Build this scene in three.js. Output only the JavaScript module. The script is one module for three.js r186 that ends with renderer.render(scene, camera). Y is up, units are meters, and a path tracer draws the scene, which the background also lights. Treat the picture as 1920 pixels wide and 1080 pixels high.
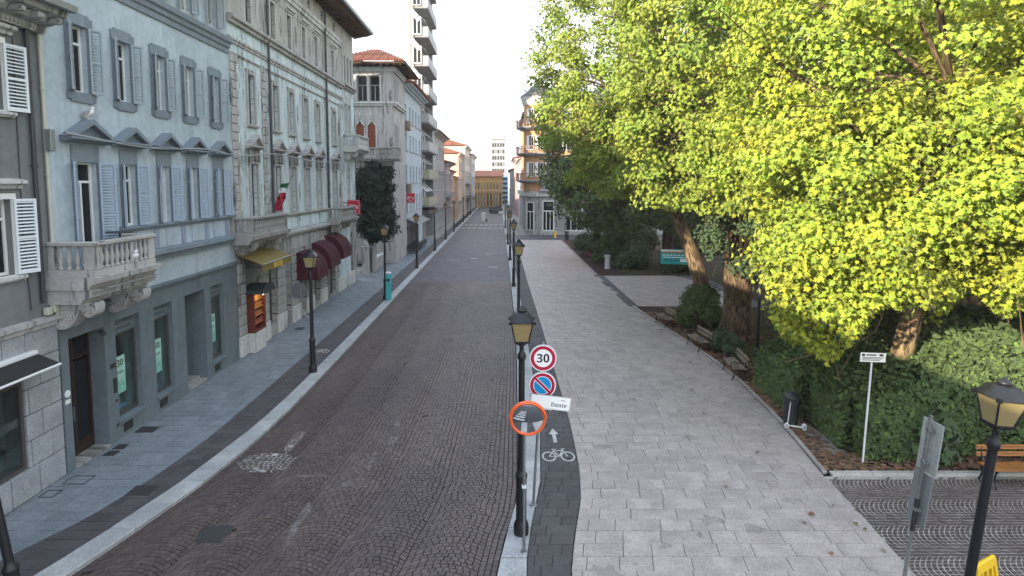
import * as THREE from 'three';
import { mergeGeometries, mergeVertices, toCreasedNormals } from 'three/addons/utils/BufferGeometryUtils.js';
import { RoundedBoxGeometry } from 'three/addons/geometries/RoundedBoxGeometry.js';

// ---------------------------------------------------------------- camera, sky, sun, exposure
const scene = new THREE.Scene();
const camera = new THREE.PerspectiveCamera(50.32, 1920 / 1080, 0.1, 2000);
camera.position.set(0, 7, 0);                       // a camera on a house wall, seven metres up; the street runs along -z
camera.rotation.x = -5 * Math.PI / 180;
camera.setViewOffset(1920, 1080, 22, 94.4, 1920, 1080);
const renderer = new THREE.WebGLRenderer();
renderer.toneMapping = THREE.LinearToneMapping;
renderer.toneMappingExposure = 2.5;
renderer.shadowMap.enabled = true;
{ // hazy morning sky: milky towards the horizon, pale blue overhead
  const W = 256, H = 128, d = new Float32Array(W * H * 4), mix = (a, b, t) => a + (b - a) * t;
  const sunAz = Math.atan2(0.643, -0.766);
  for (let j = 0; j < H; j++) {
    const el = ((j + 0.5) / H - 0.5) * Math.PI, s = Math.max(0, Math.sin(el)), k = Math.pow(s, 0.55);
    for (let i = 0; i < W; i++) {
      const az = ((i + 0.5) / W - 0.5) * 2 * Math.PI, w = 1 + 0.12 * Math.cos(az - sunAz);
      const o = (j * W + i) * 4;
      let c = [mix(1.22, 0.52, k), mix(1.20, 0.64, k), mix(1.17, 0.84, k)];
      if (el < 0) c = [0.35, 0.34, 0.33];
      d[o] = c[0] * w; d[o + 1] = c[1] * w; d[o + 2] = c[2] * w; d[o + 3] = 1;
    }
  }
  const t = new THREE.DataTexture(d, W, H, THREE.RGBAFormat, THREE.FloatType);
  t.mapping = THREE.EquirectangularReflectionMapping; t.magFilter = THREE.LinearFilter; t.needsUpdate = true;
  scene.background = t; scene.environment = t;
}
const sun = new THREE.DirectionalLight(new THREE.Color(1, 0.89, 0.70), 5);
sun.position.set(-0.766 * 0.951 * 100, 0.309 * 100, 0.643 * 0.951 * 100);   // low, behind the camera on the left, over the roofs of the left row
sun.castShadow = true; sun.shadow.mapSize.set(4096, 4096); sun.shadow.radius = 1;
Object.assign(sun.shadow.camera, { left: -90, right: 90, top: 90, bottom: -90, near: 1, far: 400 });
scene.add(sun, sun.target);
scene.fog = new THREE.FogExp2(0xf2eeea, 0.0004);

// ---------------------------------------------------------------- random numbers and textures
let seed = 7;
const rnd = () => { seed = (seed + 0x6d2b79f5) | 0; let t = Math.imul(seed ^ (seed >>> 15), 1 | seed); t = (t + Math.imul(t ^ (t >>> 7), 61 | t)) ^ t; return ((t ^ (t >>> 14)) >>> 0) / 4294967296; };
const rr = (a, b) => a + (b - a) * rnd();
const hash = (x, y, s) => { let h = Math.imul(x, 374761393) + Math.imul(y, 668265263) + Math.imul(s, 974634777) | 0; h = Math.imul(h ^ (h >>> 13), 1274126177); return ((h ^ (h >>> 16)) >>> 0) / 4294967296; };
function vnoise(x, y, p, q, s) {                    // value noise that tiles after p by q cells
  const i = Math.floor(x), j = Math.floor(y), a = x - i, b = y - j, u = a * a * (3 - 2 * a), v = b * b * (3 - 2 * b);
  const m = (n, k) => ((n % k) + k) % k, h = (X, Y) => hash(m(X, p), m(Y, q), s);
  return (h(i, j) * (1 - u) + h(i + 1, j) * u) * (1 - v) + (h(i, j + 1) * (1 - u) + h(i + 1, j + 1) * u) * v;
}
function fbm(u, v, fx, fy, oct, s) { let r = 0, a = 0.5, n = 0; for (let k = 0; k < oct; k++) { r += a * vnoise(u * fx, v * fy, fx, fy, s + k); n += a; a *= 0.55; fx *= 2; fy *= 2; } return r / n; }
function tex(n, fn, srgb = true, metres = 1) {
  const d = new Uint8Array(n * n * 4);
  for (let j = 0; j < n; j++) for (let i = 0; i < n; i++) {
    let c = fn((i + 0.5) / n, (j + 0.5) / n); if (typeof c === 'number') c = [c, c, c];
    const o = (j * n + i) * 4; for (let k = 0; k < 3; k++) d[o + k] = Math.max(0, Math.min(255, c[k] * 255)); d[o + 3] = 255;
  }
  const t = new THREE.DataTexture(d, n, n); t.wrapS = t.wrapT = THREE.RepeatWrapping; t.magFilter = THREE.LinearFilter; t.minFilter = THREE.LinearMipmapLinearFilter;
  t.colorSpace = srgb ? THREE.SRGBColorSpace : THREE.NoColorSpace; t.repeat.set(1 / metres, 1 / metres); t.needsUpdate = true; return t;
}
const clamp = (x, a = 0, b = 1) => Math.max(a, Math.min(b, x)), sstep = (a, b, x) => { const t = clamp((x - a) / (b - a)); return t * t * (3 - 2 * t); };
const T = {
  plaster: tex(512, (u, v) => { const a = fbm(u, v, 4, 4, 5, 1), b = fbm(u, v, 40, 40, 3, 9), s = fbm(u, v, 14, 2, 3, 21); const k = 0.86 + 0.16 * (a - 0.5) + 0.09 * (b - 0.5) + 0.2 * (s - 0.5) - 0.08 * sstep(0.58, 0.75, s); return [k, k, k * 1.005]; }, true, 5),
  weathered: tex(512, (u, v) => { const a = fbm(u, v, 5, 5, 5, 31), s = fbm(u, v, 26, 3, 4, 37), b = fbm(u, v, 60, 60, 2, 39); const st = sstep(0.5, 0.78, s) * sstep(0.35, 0.65, a); const k = 0.92 - 0.42 * st + 0.2 * (a - 0.5) + 0.1 * (b - 0.5); return [k, k * 0.99, k * 0.965]; }, true, 4),
  fine: tex(256, (u, v) => 0.5 + 0.6 * (fbm(u, v, 24, 24, 4, 5) - 0.5), false, 1.2),
  granite: tex(512, (u, v) => { const a = fbm(u, v, 6, 6, 4, 51), b = vnoise(u * 150, v * 150, 150, 150, 55), c = vnoise(u * 70, v * 70, 70, 70, 57); const k = 0.84 + 0.2 * (a - 0.5) + 0.14 * (b - 0.5) + 0.1 * (c - 0.5); return [k, k, k]; }, true, 2.2),
  bark: tex(512, (u, v) => { const a = fbm(u + 0.05 * fbm(u, v, 4, 6, 2, 65), v, 16, 5, 4, 61), b = fbm(u, v, 3, 3, 3, 67); const k = sstep(0.3, 0.7, a); return [0.45 + 0.45 * k, 0.40 + 0.44 * k + 0.1 * (b - 0.5), 0.34 + 0.40 * k]; }, true, 1.3),
  wood: tex(256, (u, v) => { const a = fbm(u, v, 3, 40, 3, 71); const k = 0.72 + 0.5 * (a - 0.5); return [k, k * 0.95, k * 0.9]; }, true, 1),
  soil: tex(512, (u, v) => { const a = fbm(u, v, 10, 10, 5, 81), b = fbm(u, v, 3, 3, 3, 83); const k = 0.45 + 0.9 * (a - 0.5); return [k * 0.95 + 0.1 * b, k * 0.72, k * 0.55]; }, true, 1.6),
  lawn: tex(512, (u, v) => { const a = fbm(u, v, 12, 12, 5, 91), b = fbm(u, v, 3, 3, 4, 93); const d = sstep(0.42, 0.62, b), k = 0.5 + 0.8 * (a - 0.5); return [k * (0.75 + 0.35 * d), k * 0.8, k * (0.4 + 0.1 * d)]; }, true, 3),
  farcobble: tex(512, (u, v) => { const a = fbm(u, v, 8, 8, 4, 101), b = vnoise(u * 64, v * 64, 64, 64, 103), r = vnoise(u * 5, v * 90, 5, 90, 107); const k = 0.74 + 0.3 * (a - 0.5) + 0.25 * (b - 0.5) + 0.16 * (r - 0.5); return [k, k * 0.97, k]; }, true, 6),
};
const M = {};
const lin = (r, g, b) => new THREE.Color().setRGB(r, g, b);
function mk(key, color, o = {}) {
  const { phys, ...p } = o;
  const m = new (phys ? THREE.MeshPhysicalMaterial : THREE.MeshStandardMaterial)({ roughness: 0.85, ...p });
  if (Array.isArray(color)) m.color.setRGB(...color); else m.color.set(color);
  m.name = key; M[key] = m; return m;
}
const pl = (key, c, o = {}) => mk(key, c, { map: T.plaster, bumpMap: T.fine, bumpScale: 0.004, roughness: 0.92, ...o });
const st = (key, c, o = {}) => mk(key, c, { map: T.weathered, bumpMap: T.fine, bumpScale: 0.006, roughness: 0.9, ...o });
const gr = (key, c, o = {}) => mk(key, c, { map: T.granite, bumpMap: T.fine, bumpScale: 0.003, roughness: 0.7, ...o });
pl('greyWall', [0.235, 0.25, 0.245]); pl('paleWall', [0.55, 0.645, 0.685]); pl('blueGrey', [0.25, 0.30, 0.335]); pl('frieze', [0.50, 0.57, 0.63]);
pl('shopGrey', [0.165, 0.20, 0.215]); pl('plinthPaint', [0.35, 0.40, 0.50]);
st('stone', [0.45, 0.45, 0.455]); st('stoneDark', [0.34, 0.34, 0.335]); st('stonePale', [0.60, 0.625, 0.63]); st('rustic', [0.36, 0.37, 0.36]);
st('palazzo', [0.60, 0.71, 0.765]); st('fresco', [0.46, 0.46, 0.45]); st('lozenge', [0.31, 0.32, 0.31]); gr('slabClad', [0.42, 0.44, 0.46]);
mk('backing', [0.06, 0.06, 0.06]);
mk('shutterGrey', [0.27, 0.32, 0.345], { roughness: 0.6 }); mk('shutterBlue', [0.29, 0.36, 0.44], { roughness: 0.6 }); mk('shutterWhite', [0.66, 0.70, 0.72], { roughness: 0.55 });
mk('frameWhite', [0.72, 0.73, 0.70], { roughness: 0.5 }); mk('frameDark', [0.07, 0.06, 0.055], { roughness: 0.5 }); mk('frameGrey', [0.3, 0.31, 0.31], { roughness: 0.5 });
mk('glass', [0.016, 0.018, 0.02], { roughness: 0.08, phys: 1, ior: 1.45, specularIntensity: 0.6 }); mk('curtainGlass', [0.22, 0.22, 0.21], { roughness: 0.12 });  // glass panes are opaque, their near-black colour standing in for unlit rooms
mk('clearGlass', [0.85, 0.93, 0.9], { phys: 1, transmission: 1, thickness: 0, roughness: 0.02 });
mk('iron', [0.018, 0.019, 0.021], { roughness: 0.42, metalness: 0.3 }); mk('ironDull', [0.03, 0.03, 0.032], { roughness: 0.65 });
mk('galv', [0.42, 0.44, 0.44], { roughness: 0.42, metalness: 0.75, map: T.granite }); mk('steelWhite', [0.7, 0.71, 0.7], { roughness: 0.4 });
mk('amber', [0.40, 0.31, 0.13], { phys: 1, transmission: 0.3, thickness: 0, roughness: 0.6 });
mk('zinc', [0.25, 0.27, 0.27], { roughness: 0.5, metalness: 0.5 }); mk('copperPipe', [0.04, 0.04, 0.05], { roughness: 0.5 }); mk('palePipe', [0.45, 0.46, 0.38], { roughness: 0.5 });
mk('tile', [0.36, 0.13, 0.075], { map: T.weathered }); mk('tileDark', [0.25, 0.10, 0.065], { map: T.weathered }); mk('eaveWood', [0.14, 0.075, 0.05], { map: T.wood }); mk('roofDark', [0.09, 0.09, 0.10]);
mk('orangeShutter', [0.36, 0.095, 0.03], { roughness: 0.6, map: T.wood }); mk('woodOld', [0.42, 0.37, 0.30], { map: T.wood, bumpMap: T.fine, bumpScale: 0.003 }); mk('woodOrange', [0.62, 0.28, 0.07], { map: T.wood, roughness: 0.55 });
mk('bark', [0.24, 0.18, 0.13], { map: T.bark, bumpMap: T.bark, bumpScale: 0.05, roughness: 1 }); mk('barkPale', [0.27, 0.215, 0.15], { map: T.bark, bumpMap: T.bark, bumpScale: 0.02, roughness: 1 }); mk('barkDark', [0.1, 0.08, 0.06], { map: T.bark, roughness: 1 });
mk('soil', [0.15, 0.115, 0.085], { map: T.soil, bumpMap: T.soil, bumpScale: 0.03, roughness: 1 }); mk('lawn', [0.16, 0.17, 0.05], { map: T.lawn, bumpMap: T.lawn, bumpScale: 0.03, roughness: 1 });
mk('asphalt', [0.055, 0.055, 0.057], { map: T.granite, bumpMap: T.fine, bumpScale: 0.01, roughness: 0.9 }); mk('plateBack', [0.46, 0.48, 0.44], { map: T.granite, roughness: 0.5 }); mk('stain', [0.1, 0.09, 0.08], { transparent: true, opacity: 0.16 }); mk('joint', [0.05, 0.047, 0.046], { map: T.soil, roughness: 1 }); mk('jointPale', [0.50, 0.46, 0.41], { map: T.granite, roughness: 1 }); mk('jointPave', [0.12, 0.12, 0.12], { roughness: 1 }); mk('mortar', [0.55, 0.53, 0.50], { map: T.granite, roughness: 1 });
mk('farRoad', [0.135, 0.128, 0.135], { map: T.farcobble, bumpMap: T.farcobble, bumpScale: 0.01, roughness: 0.62 });
gr('concrete', [0.36, 0.35, 0.31]); gr('kerbStone', [0.52, 0.53, 0.53]); gr('kerbWhite', [0.62, 0.60, 0.56]);
mk('red', [0.36, 0.016, 0.045], { roughness: 0.5 }); mk('awningRed', [0.07, 0.005, 0.013], { map: T.plaster, roughness: 0.9 }); mk('awningYellow', [0.25, 0.18, 0.04], { map: T.plaster, roughness: 0.8 }); mk('awningBlack', [0.02, 0.02, 0.02]); mk('awningPale', [0.4, 0.4, 0.38]);
mk('teal', [0.05, 0.38, 0.38], { roughness: 0.5 }); mk('plasticDark', [0.022, 0.027, 0.03], { roughness: 0.5 }); mk('plasticWhite', [0.75, 0.76, 0.75], { roughness: 0.4 }); mk('yellow', [0.75, 0.47, 0.01], { roughness: 0.45 });
mk('orange', [0.85, 0.13, 0.03], { roughness: 0.35 }); mk('mirror', [0.92, 0.93, 0.93], { metalness: 1, roughness: 0.02 }); mk('paint', [0.68, 0.67, 0.64], { map: T.granite }); mk('interior', [0.5, 0.53, 0.5]); mk('shopPlaster', [0.5, 0.47, 0.43]); mk('doorWood', [0.055, 0.036, 0.028], { map: T.wood, roughness: 0.45 });
mk('peach', [0.72, 0.56, 0.42], { map: T.plaster }); mk('peachPale', [0.74, 0.65, 0.54], { map: T.plaster }); mk('cream', [0.72, 0.68, 0.6], { map: T.plaster }); mk('orangeWall', [0.66, 0.36, 0.17], { map: T.plaster }); mk('ochre', [0.72, 0.42, 0.13], { map: T.plaster }); mk('pinkWall', [0.66, 0.46, 0.42], { map: T.plaster }); mk('whiteWall', [0.74, 0.75, 0.76], { map: T.plaster }); mk('towerGrey', [0.33, 0.33, 0.32], { map: T.plaster }); mk('towerPanel', [0.58, 0.58, 0.55], { map: T.plaster }); mk('towerPanelBeige', [0.5, 0.46, 0.33], { map: T.plaster }); mk('greyStoneFar', [0.45, 0.46, 0.5], { map: T.weathered }); mk('blueFar', [0.2, 0.36, 0.55]);
mk('cloth1', [0.6, 0.6, 0.58]); mk('cloth2', [0.09, 0.12, 0.1]); mk('skin', [0.5, 0.33, 0.24]); mk('birdWhite', [0.75, 0.73, 0.72]); mk('birdGrey', [0.3, 0.3, 0.32]);
mk('flagGreen', [0.015, 0.12, 0.05]); mk('flagWhite', [0.75, 0.75, 0.74]); mk('mortarOld', [0.27, 0.26, 0.25], { map: T.granite, roughness: 1 }); mk('signBack', [0.09, 0.095, 0.1], { roughness: 0.5 }); mk('cable', [0.3, 0.31, 0.32]);

// ---------------------------------------------------------------- geometry helpers (uv in metres)
function quads(list) {                              // list of [a,b,c,d] corner arrays, counter-clockwise from outside
  const p = [], n = [], uv = [], e1 = new THREE.Vector3(), e2 = new THREE.Vector3(), N = new THREE.Vector3();
  for (const q of list) {
    const [a, b, c] = q; e1.set(b[0] - a[0], b[1] - a[1], b[2] - a[2]); e2.set(q[q.length - 1][0] - a[0], q[q.length - 1][1] - a[1], q[q.length - 1][2] - a[2]);
    N.crossVectors(e1, e2).normalize();
    const ax = Math.abs(N.x), ay = Math.abs(N.y), az = Math.abs(N.z);
    const f = (v) => (ay > ax && ay > az ? [v[0], -v[2]] : ax > az ? [v[2], v[1]] : [v[0], v[1]]);
    const tri = q.length === 3 ? [0, 1, 2] : [0, 1, 2, 0, 2, 3];
    for (const k of tri) { p.push(...q[k]); n.push(N.x, N.y, N.z); uv.push(...f(q[k])); }
  }
  const g = new THREE.BufferGeometry();
  g.setAttribute('position', new THREE.Float32BufferAttribute(p, 3)); g.setAttribute('normal', new THREE.Float32BufferAttribute(n, 3)); g.setAttribute('uv', new THREE.Float32BufferAttribute(uv, 2));
  return g;
}
function box(x, y, z, w, h, d) {                    // centre x, bottom y, centre z
  const a = x - w / 2, b = x + w / 2, c = y, e = y + h, f = z - d / 2, g = z + d / 2;
  return quads([[[a, c, g], [b, c, g], [b, e, g], [a, e, g]], [[b, c, f], [a, c, f], [a, e, f], [b, e, f]], [[b, c, g], [b, c, f], [b, e, f], [b, e, g]], [[a, c, f], [a, c, g], [a, e, g], [a, e, f]], [[a, e, g], [b, e, g], [b, e, f], [a, e, f]], [[a, c, f], [b, c, f], [b, c, g], [a, c, g]]]);
}
function cbox(x, y, z, w, h, d, b = 0.015) {        // chamfered on the front, top and sides
  const L = [], X = w / 2, Y = h / 2, Z = d / 2, cy = y + Y, P = (sx, sy, sz, k) => [x + sx * (X - (k === 0 ? 0 : b)), cy + sy * (Y - (k === 1 ? 0 : b)), z + sz * (Z - (k === 2 ? 0 : b))];
  for (const s of [-1, 1]) {
    const o = (q) => (s > 0 ? q : q.reverse());
    L.push(o([P(s, -1, 1, 0), P(s, -1, -1, 0), P(s, 1, -1, 0), P(s, 1, 1, 0)]), o([P(-1, s, 1, 1), P(1, s, 1, 1), P(1, s, -1, 1), P(-1, s, -1, 1)]), o([P(-1, -1, s, 2), P(1, -1, s, 2), P(1, 1, s, 2), P(-1, 1, s, 2)]));
    for (const t of [-1, 1]) {
      const e = (q) => (s * t > 0 ? q : q.reverse());
      L.push(e([P(s, t, 1, 0), P(s, t, -1, 0), P(s, t, -1, 1), P(s, t, 1, 1)]), e([P(1, s, t, 1), P(-1, s, t, 1), P(-1, s, t, 2), P(1, s, t, 2)].reverse()), e([P(s, -1, t, 0), P(s, 1, t, 0), P(s, 1, t, 2), P(s, -1, t, 2)]));
      for (const r of [-1, 1]) { const q = [P(s, t, r, 0), P(s, t, r, 1), P(s, t, r, 2)]; L.push(s * t * r > 0 ? q : q.reverse()); }
    }
  }
  return quads(L);
}
function prof(pts, u0, u1) {                        // profile of [z out, y] points swept along x from u0 to u1, with ends
  const L = [], n = pts.length; let area = 0;
  for (let i = 0; i < n; i++) { const a = pts[i], b = pts[(i + 1) % n]; area += a[0] * b[1] - b[0] * a[1]; }
  const P = area > 0 ? pts : [...pts].reverse();     // counter-clockwise in (z, y)
  for (let i = 0; i < n; i++) { const a = P[i], b = P[(i + 1) % n]; L.push([[u0, a[1], a[0]], [u1, a[1], a[0]], [u1, b[1], b[0]], [u0, b[1], b[0]]].reverse()); }
  const v2 = P.map((p) => new THREE.Vector2(p[0], p[1]));
  for (const t of THREE.ShapeUtils.triangulateShape(v2, [])) { const q = t.map((k) => P[k]); L.push(q.map((p) => [u0, p[1], p[0]]), q.map((p) => [u1, p[1], p[0]]).reverse()); }
  return quads(L);
}
const strip = (g) => { let h = g.index ? g.toNonIndexed() : g; for (const k of Object.keys(h.attributes)) if (!['position', 'normal', 'uv'].includes(k)) h.deleteAttribute(k); return h; };
function uvm(g, su, sv) { const a = g.attributes.uv; for (let i = 0; i < a.count; i++) a.setXY(i, a.getX(i) * su, a.getY(i) * sv); return g; }
function lathe(pts, seg = 12, x = 0, y = 0, z = 0) { const h = pts.reduce((m, p) => Math.max(m, p[1]), 0), r = pts.reduce((m, p) => Math.max(m, p[0]), 0); return strip(uvm(new THREE.LatheGeometry(pts.map((p) => new THREE.Vector2(p[0], p[1])), seg), 6.28 * r, h).translate(x, y, z)); }
function cyl(x, y, z, r0, r1, h, seg = 12) { return strip(uvm(new THREE.CylinderGeometry(r1, r0, h, seg), 6.28 * r0, h).translate(x, y + h / 2, z)); }
function bar(a, b, r, seg = 8, r1 = r) {            // round bar between two points
  const A = new THREE.Vector3(...a), B = new THREE.Vector3(...b), D = B.clone().sub(A), L = D.length();
  const g = uvm(new THREE.CylinderGeometry(r1, r, L, seg), 6.28 * r, L).translate(0, L / 2, 0);
  g.applyQuaternion(new THREE.Quaternion().setFromUnitVectors(new THREE.Vector3(0, 1, 0), D.normalize())); return strip(g.translate(A.x, A.y, A.z));
}
function tube(pts, r, seg = 20, rad = 6) { const c = new THREE.CatmullRomCurve3(pts.map((p) => new THREE.Vector3(...p))); return strip(uvm(new THREE.TubeGeometry(c, seg, r, rad), c.getLength(), 6.28 * r)); }
function taper(pts, radii, rad = 8, wob = 0) {      // limb: tapering tube through points
  const c = new THREE.CatmullRomCurve3(pts.map((p) => new THREE.Vector3(...p))), n = (pts.length - 1) * 4, fr = c.computeFrenetFrames(n), pos = [], uv = [], idx = []; let len = 0, prev = null;
  for (let i = 0; i <= n; i++) {
    const t = i / n, p = c.getPoint(t), k = t * (radii.length - 1), a = Math.min(radii.length - 2, Math.floor(k)), r = radii[a] + (radii[a + 1] - radii[a]) * (k - a);
    if (prev) len += p.distanceTo(prev); prev = p;
    for (let j = 0; j <= rad; j++) { const th = j / rad * Math.PI * 2, w = 1 + wob * (hash(i, j % rad, 3) - 0.5); const v = fr.normals[i].clone().multiplyScalar(Math.cos(th) * r * w).addScaledVector(fr.binormals[i], Math.sin(th) * r * w).add(p); pos.push(v.x, v.y, v.z); uv.push(j / rad * Math.max(1, Math.round(6.28 * radii[0])), len); }
  }
  for (let i = 0; i < n; i++) for (let j = 0; j < rad; j++) { const a = i * (rad + 1) + j, b = a + rad + 1; idx.push(a, a + 1, b, b, a + 1, b + 1); }
  const g = new THREE.BufferGeometry(); g.setAttribute('position', new THREE.Float32BufferAttribute(pos, 3)); g.setAttribute('uv', new THREE.Float32BufferAttribute(uv, 2)); g.setIndex(idx); g.computeVertexNormals(); return strip(g);
}
function ext(shape, depth, bevel = 0, cs = 12) { return strip(new THREE.ExtrudeGeometry(shape, { depth, bevelEnabled: bevel > 0, bevelSize: bevel, bevelThickness: bevel, bevelSegments: 1, curveSegments: cs })); }
const shp = (pts, holes = []) => { const s = new THREE.Shape(pts.map((p) => new THREE.Vector2(p[0], p[1]))); for (const h of holes) s.holes.push(new THREE.Path(h.map((p) => new THREE.Vector2(p[0], p[1])))); return s; };
const rect = (a, b, c, d) => [[a, c], [b, c], [b, d], [a, d]];
const arch = (a, b, y0, y1, point = 0.3) => { const m = (a + b) / 2, w = (b - a) / 2, o = [[a, y0], [b, y0]]; for (let k = 0; k <= 8; k++) { const t = k / 8; o.push([b - (b - m) * Math.sin(t * Math.PI / 2) * 1 + 0 * w, y1 - w * (1 + point) + w * (1 + point) * (1 - Math.cos(t * Math.PI / 2)) * 0.35 + w * (1 + point) * 0.65 * Math.sin(t * Math.PI / 2)]); } for (let k = 7; k >= 0; k--) { const p = o[2 + k]; o.push([2 * m - p[0], p[1]]); } return o; };
const rotY = (g, a) => g.rotateY(a);

// ---------------------------------------------------------------- objects
const taken = {};
const numbered = (n) => { const k = (taken[n] = (taken[n] ?? -1) + 1); return k ? n + '_' + String(k).padStart(3, '0') : n; };
function obj(name, geos, m, parent = scene) {
  const list = (Array.isArray(geos) ? geos : [geos]).map((g) => strip(g));
  const o = new THREE.Mesh(list.length > 1 ? mergeGeometries(list) : list[0], m); o.castShadow = o.receiveShadow = true;
  o.name = parent === scene ? numbered(name) : name; parent.add(o); return o;
}
function inst(name, geo, m, mats, cols, parent) {
  const o = new THREE.InstancedMesh(geo, m, mats.length); mats.forEach((q, i) => o.setMatrixAt(i, q)); if (cols) cols.forEach((c, i) => o.setColorAt(i, c));
  o.castShadow = o.receiveShadow = true; o.name = parent === scene ? numbered(name) : name; o.userData.kind = 'stuff'; parent.add(o); return o;
}
function thing(name, label, category, x = 0, y = 0, z = 0, turn = 0, group) { const o = new THREE.Group(); o.name = numbered(name); o.position.set(x, y, z); o.rotation.y = turn; o.userData = { label, category }; if (group) o.userData.group = group; scene.add(o); return o; }
function tag(o, label, category, group) { o.userData = { ...o.userData, label, category }; if (group) o.userData.group = group; return o; }
function dup(src, label, x, y, z, turn) { const r = src.clone(); r.name = numbered(src.name.replace(/_\d{3}$/, '')); r.userData = { ...src.userData, label }; r.position.set(x, y, z); if (turn !== undefined) r.rotation.y = turn; scene.add(r); return r; }
function struct(name, geos, m) { const o = obj(name, geos, m); o.userData.kind = 'structure'; return o; }
function canvasTex(w, h, draw) { const c = document.createElement('canvas'); c.width = w; c.height = h; const g = c.getContext('2d'); draw(g, w, h); const t = new THREE.CanvasTexture(c); t.colorSpace = THREE.SRGBColorSpace; return t; }
function poly(pts) { return (d) => { if (d <= pts[0][0]) return pts[0][1]; for (let i = 1; i < pts.length; i++) if (d <= pts[i][0]) { const [a, p] = pts[i - 1], [b, q] = pts[i]; return p + (q - p) * (d - a) / (b - a); } return pts[pts.length - 1][1]; }; }
// ---------------------------------------------------------------- ground: road, kerbs, pavements, square, park
// D is the distance down the street (z = -D)
const roadL = poly([[4, -9.6], [8, -8.5], [10.5, -7.79], [12.2, -7.38], [14, -7.0], [16.2, -6.72], [19, -6.58], [24, -6.52], [60, -6.52], [260, -6.4]]);
const kerbL = poly([[4, -10.2], [8, -9.1], [10.4, -8.38], [11, -8.22], [12.2, -7.92], [14, -7.55], [17.3, -7.15], [20, -7.06], [26, -7.03], [260, -7.0]]);
const bikeL = poly([[6, -10.3], [10.9, -9.32], [11.6, -9.02], [12.4, -8.68], [14, -8.33], [16.3, -8.07], [20, -8.01], [260, -7.95]]);
const roadR = poly([[4, -0.7], [8, -0.35], [10.6, -0.05], [11.7, 0.1], [12.7, 0.31], [13.9, 0.42], [19.3, 0.55], [24, 0.66], [33, 0.74], [52, 0.76], [94, 0.6], [260, 0.3]]);
const kerbR = poly([[4, 0.3], [10.4, 0.48], [11.2, 0.53], [12.4, 0.7], [13.9, 0.96], [17, 1.15], [19.3, 1.21], [27, 1.24], [60, 1.28], [80, 1.3]]);
const bikeR = poly([[4, 0.9], [10.6, 1.29], [11.7, 1.49], [13.1, 1.79], [14.6, 1.95], [17.6, 2.05], [30, 2.03], [44, 1.95], [80, 1.95]]);
const paveR = poly([[4, 6.9], [10.4, 7.43], [12, 7.6], [14.2, 7.8], [16, 8.05], [18, 8.28], [21.3, 8.5], [24, 8.46], [27, 8.25], [30, 7.95], [34.2, 7.6], [48, 7.4], [76, 7.6]]);
const ROAD = -0.08;
struct('ground', quads([[[-900, -0.3, 900], [900, -0.3, 900], [900, -0.3, -1100], [-900, -0.3, -1100]]]), M.concrete);
const sheet = (fa, fb, d0, d1, y, step = 1) => { const L = []; for (let d = d0; d < d1; d += step) { const e = Math.min(d1, d + step); L.push([[fa(d), y, -d], [fb(d), y, -d], [fb(e), y, -e], [fa(e), y, -e]]); } return quads(L); };
const C = (k) => () => k;

// pieces: each a small prism from four [x, D] corners; the nearest 300 become parts, the rest one part
function prism(c, top, side, bev, drop, P, Nn, U, Cc, col) {
  const cx = (c[0][0] + c[1][0] + c[2][0] + c[3][0]) / 4, cd = (c[0][1] + c[1][1] + c[2][1] + c[3][1]) / 4;
  const ins = c.map(([x, d]) => { const l = Math.hypot(x - cx, d - cd) || 1, k = Math.max(0, 1 - bev * 1.4 / l); return [cx + (x - cx) * k, cd + (d - cd) * k]; });
  const V = (p, y) => [p[0], y, -p[1]], t = Array.isArray(top) ? top : [top, top, top, top];
  const q = [[0, 1, 2, 3].map((i) => V(ins[i], t[i]))];
  for (let i = 0; i < 4; i++) { const j = (i + 1) % 4; q.push([V(c[i], t[i] - drop), V(c[j], t[j] - drop), V(ins[j], t[j]), V(ins[i], t[i])]); if (side > drop + 1e-4) q.push([V(c[i], t[i] - side), V(c[j], t[j] - side), V(c[j], t[j] - drop), V(c[i], t[i] - drop)]); }
  for (const f of q) {
    const ax = f[1][0] - f[0][0], ay = f[1][1] - f[0][1], az = f[1][2] - f[0][2], bx = f[3][0] - f[0][0], by = f[3][1] - f[0][1], bz = f[3][2] - f[0][2];
    let nx = ay * bz - az * by, ny = az * bx - ax * bz, nz = ax * by - ay * bx; const l = Math.hypot(nx, ny, nz) || 1; nx /= l; ny /= l; nz /= l;
    for (const k of [0, 1, 2, 0, 2, 3]) { P.push(f[k][0], f[k][1], f[k][2]); Nn.push(nx, ny, nz); U.push(f[k][0] + col.o, f[k][2] + f[k][1] + col.o * 2); if (Cc) Cc.push(col.r, col.g, col.b); }
  }
}
function bufGeo(P, N, U, Cc) { const g = new THREE.BufferGeometry(); g.setAttribute('position', new THREE.Float32BufferAttribute(P, 3)); g.setAttribute('normal', new THREE.Float32BufferAttribute(N, 3)); g.setAttribute('uv', new THREE.Float32BufferAttribute(U, 2)); if (Cc) g.setAttribute('color', new THREE.Float32BufferAttribute(Cc, 3)); return g; }
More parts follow.
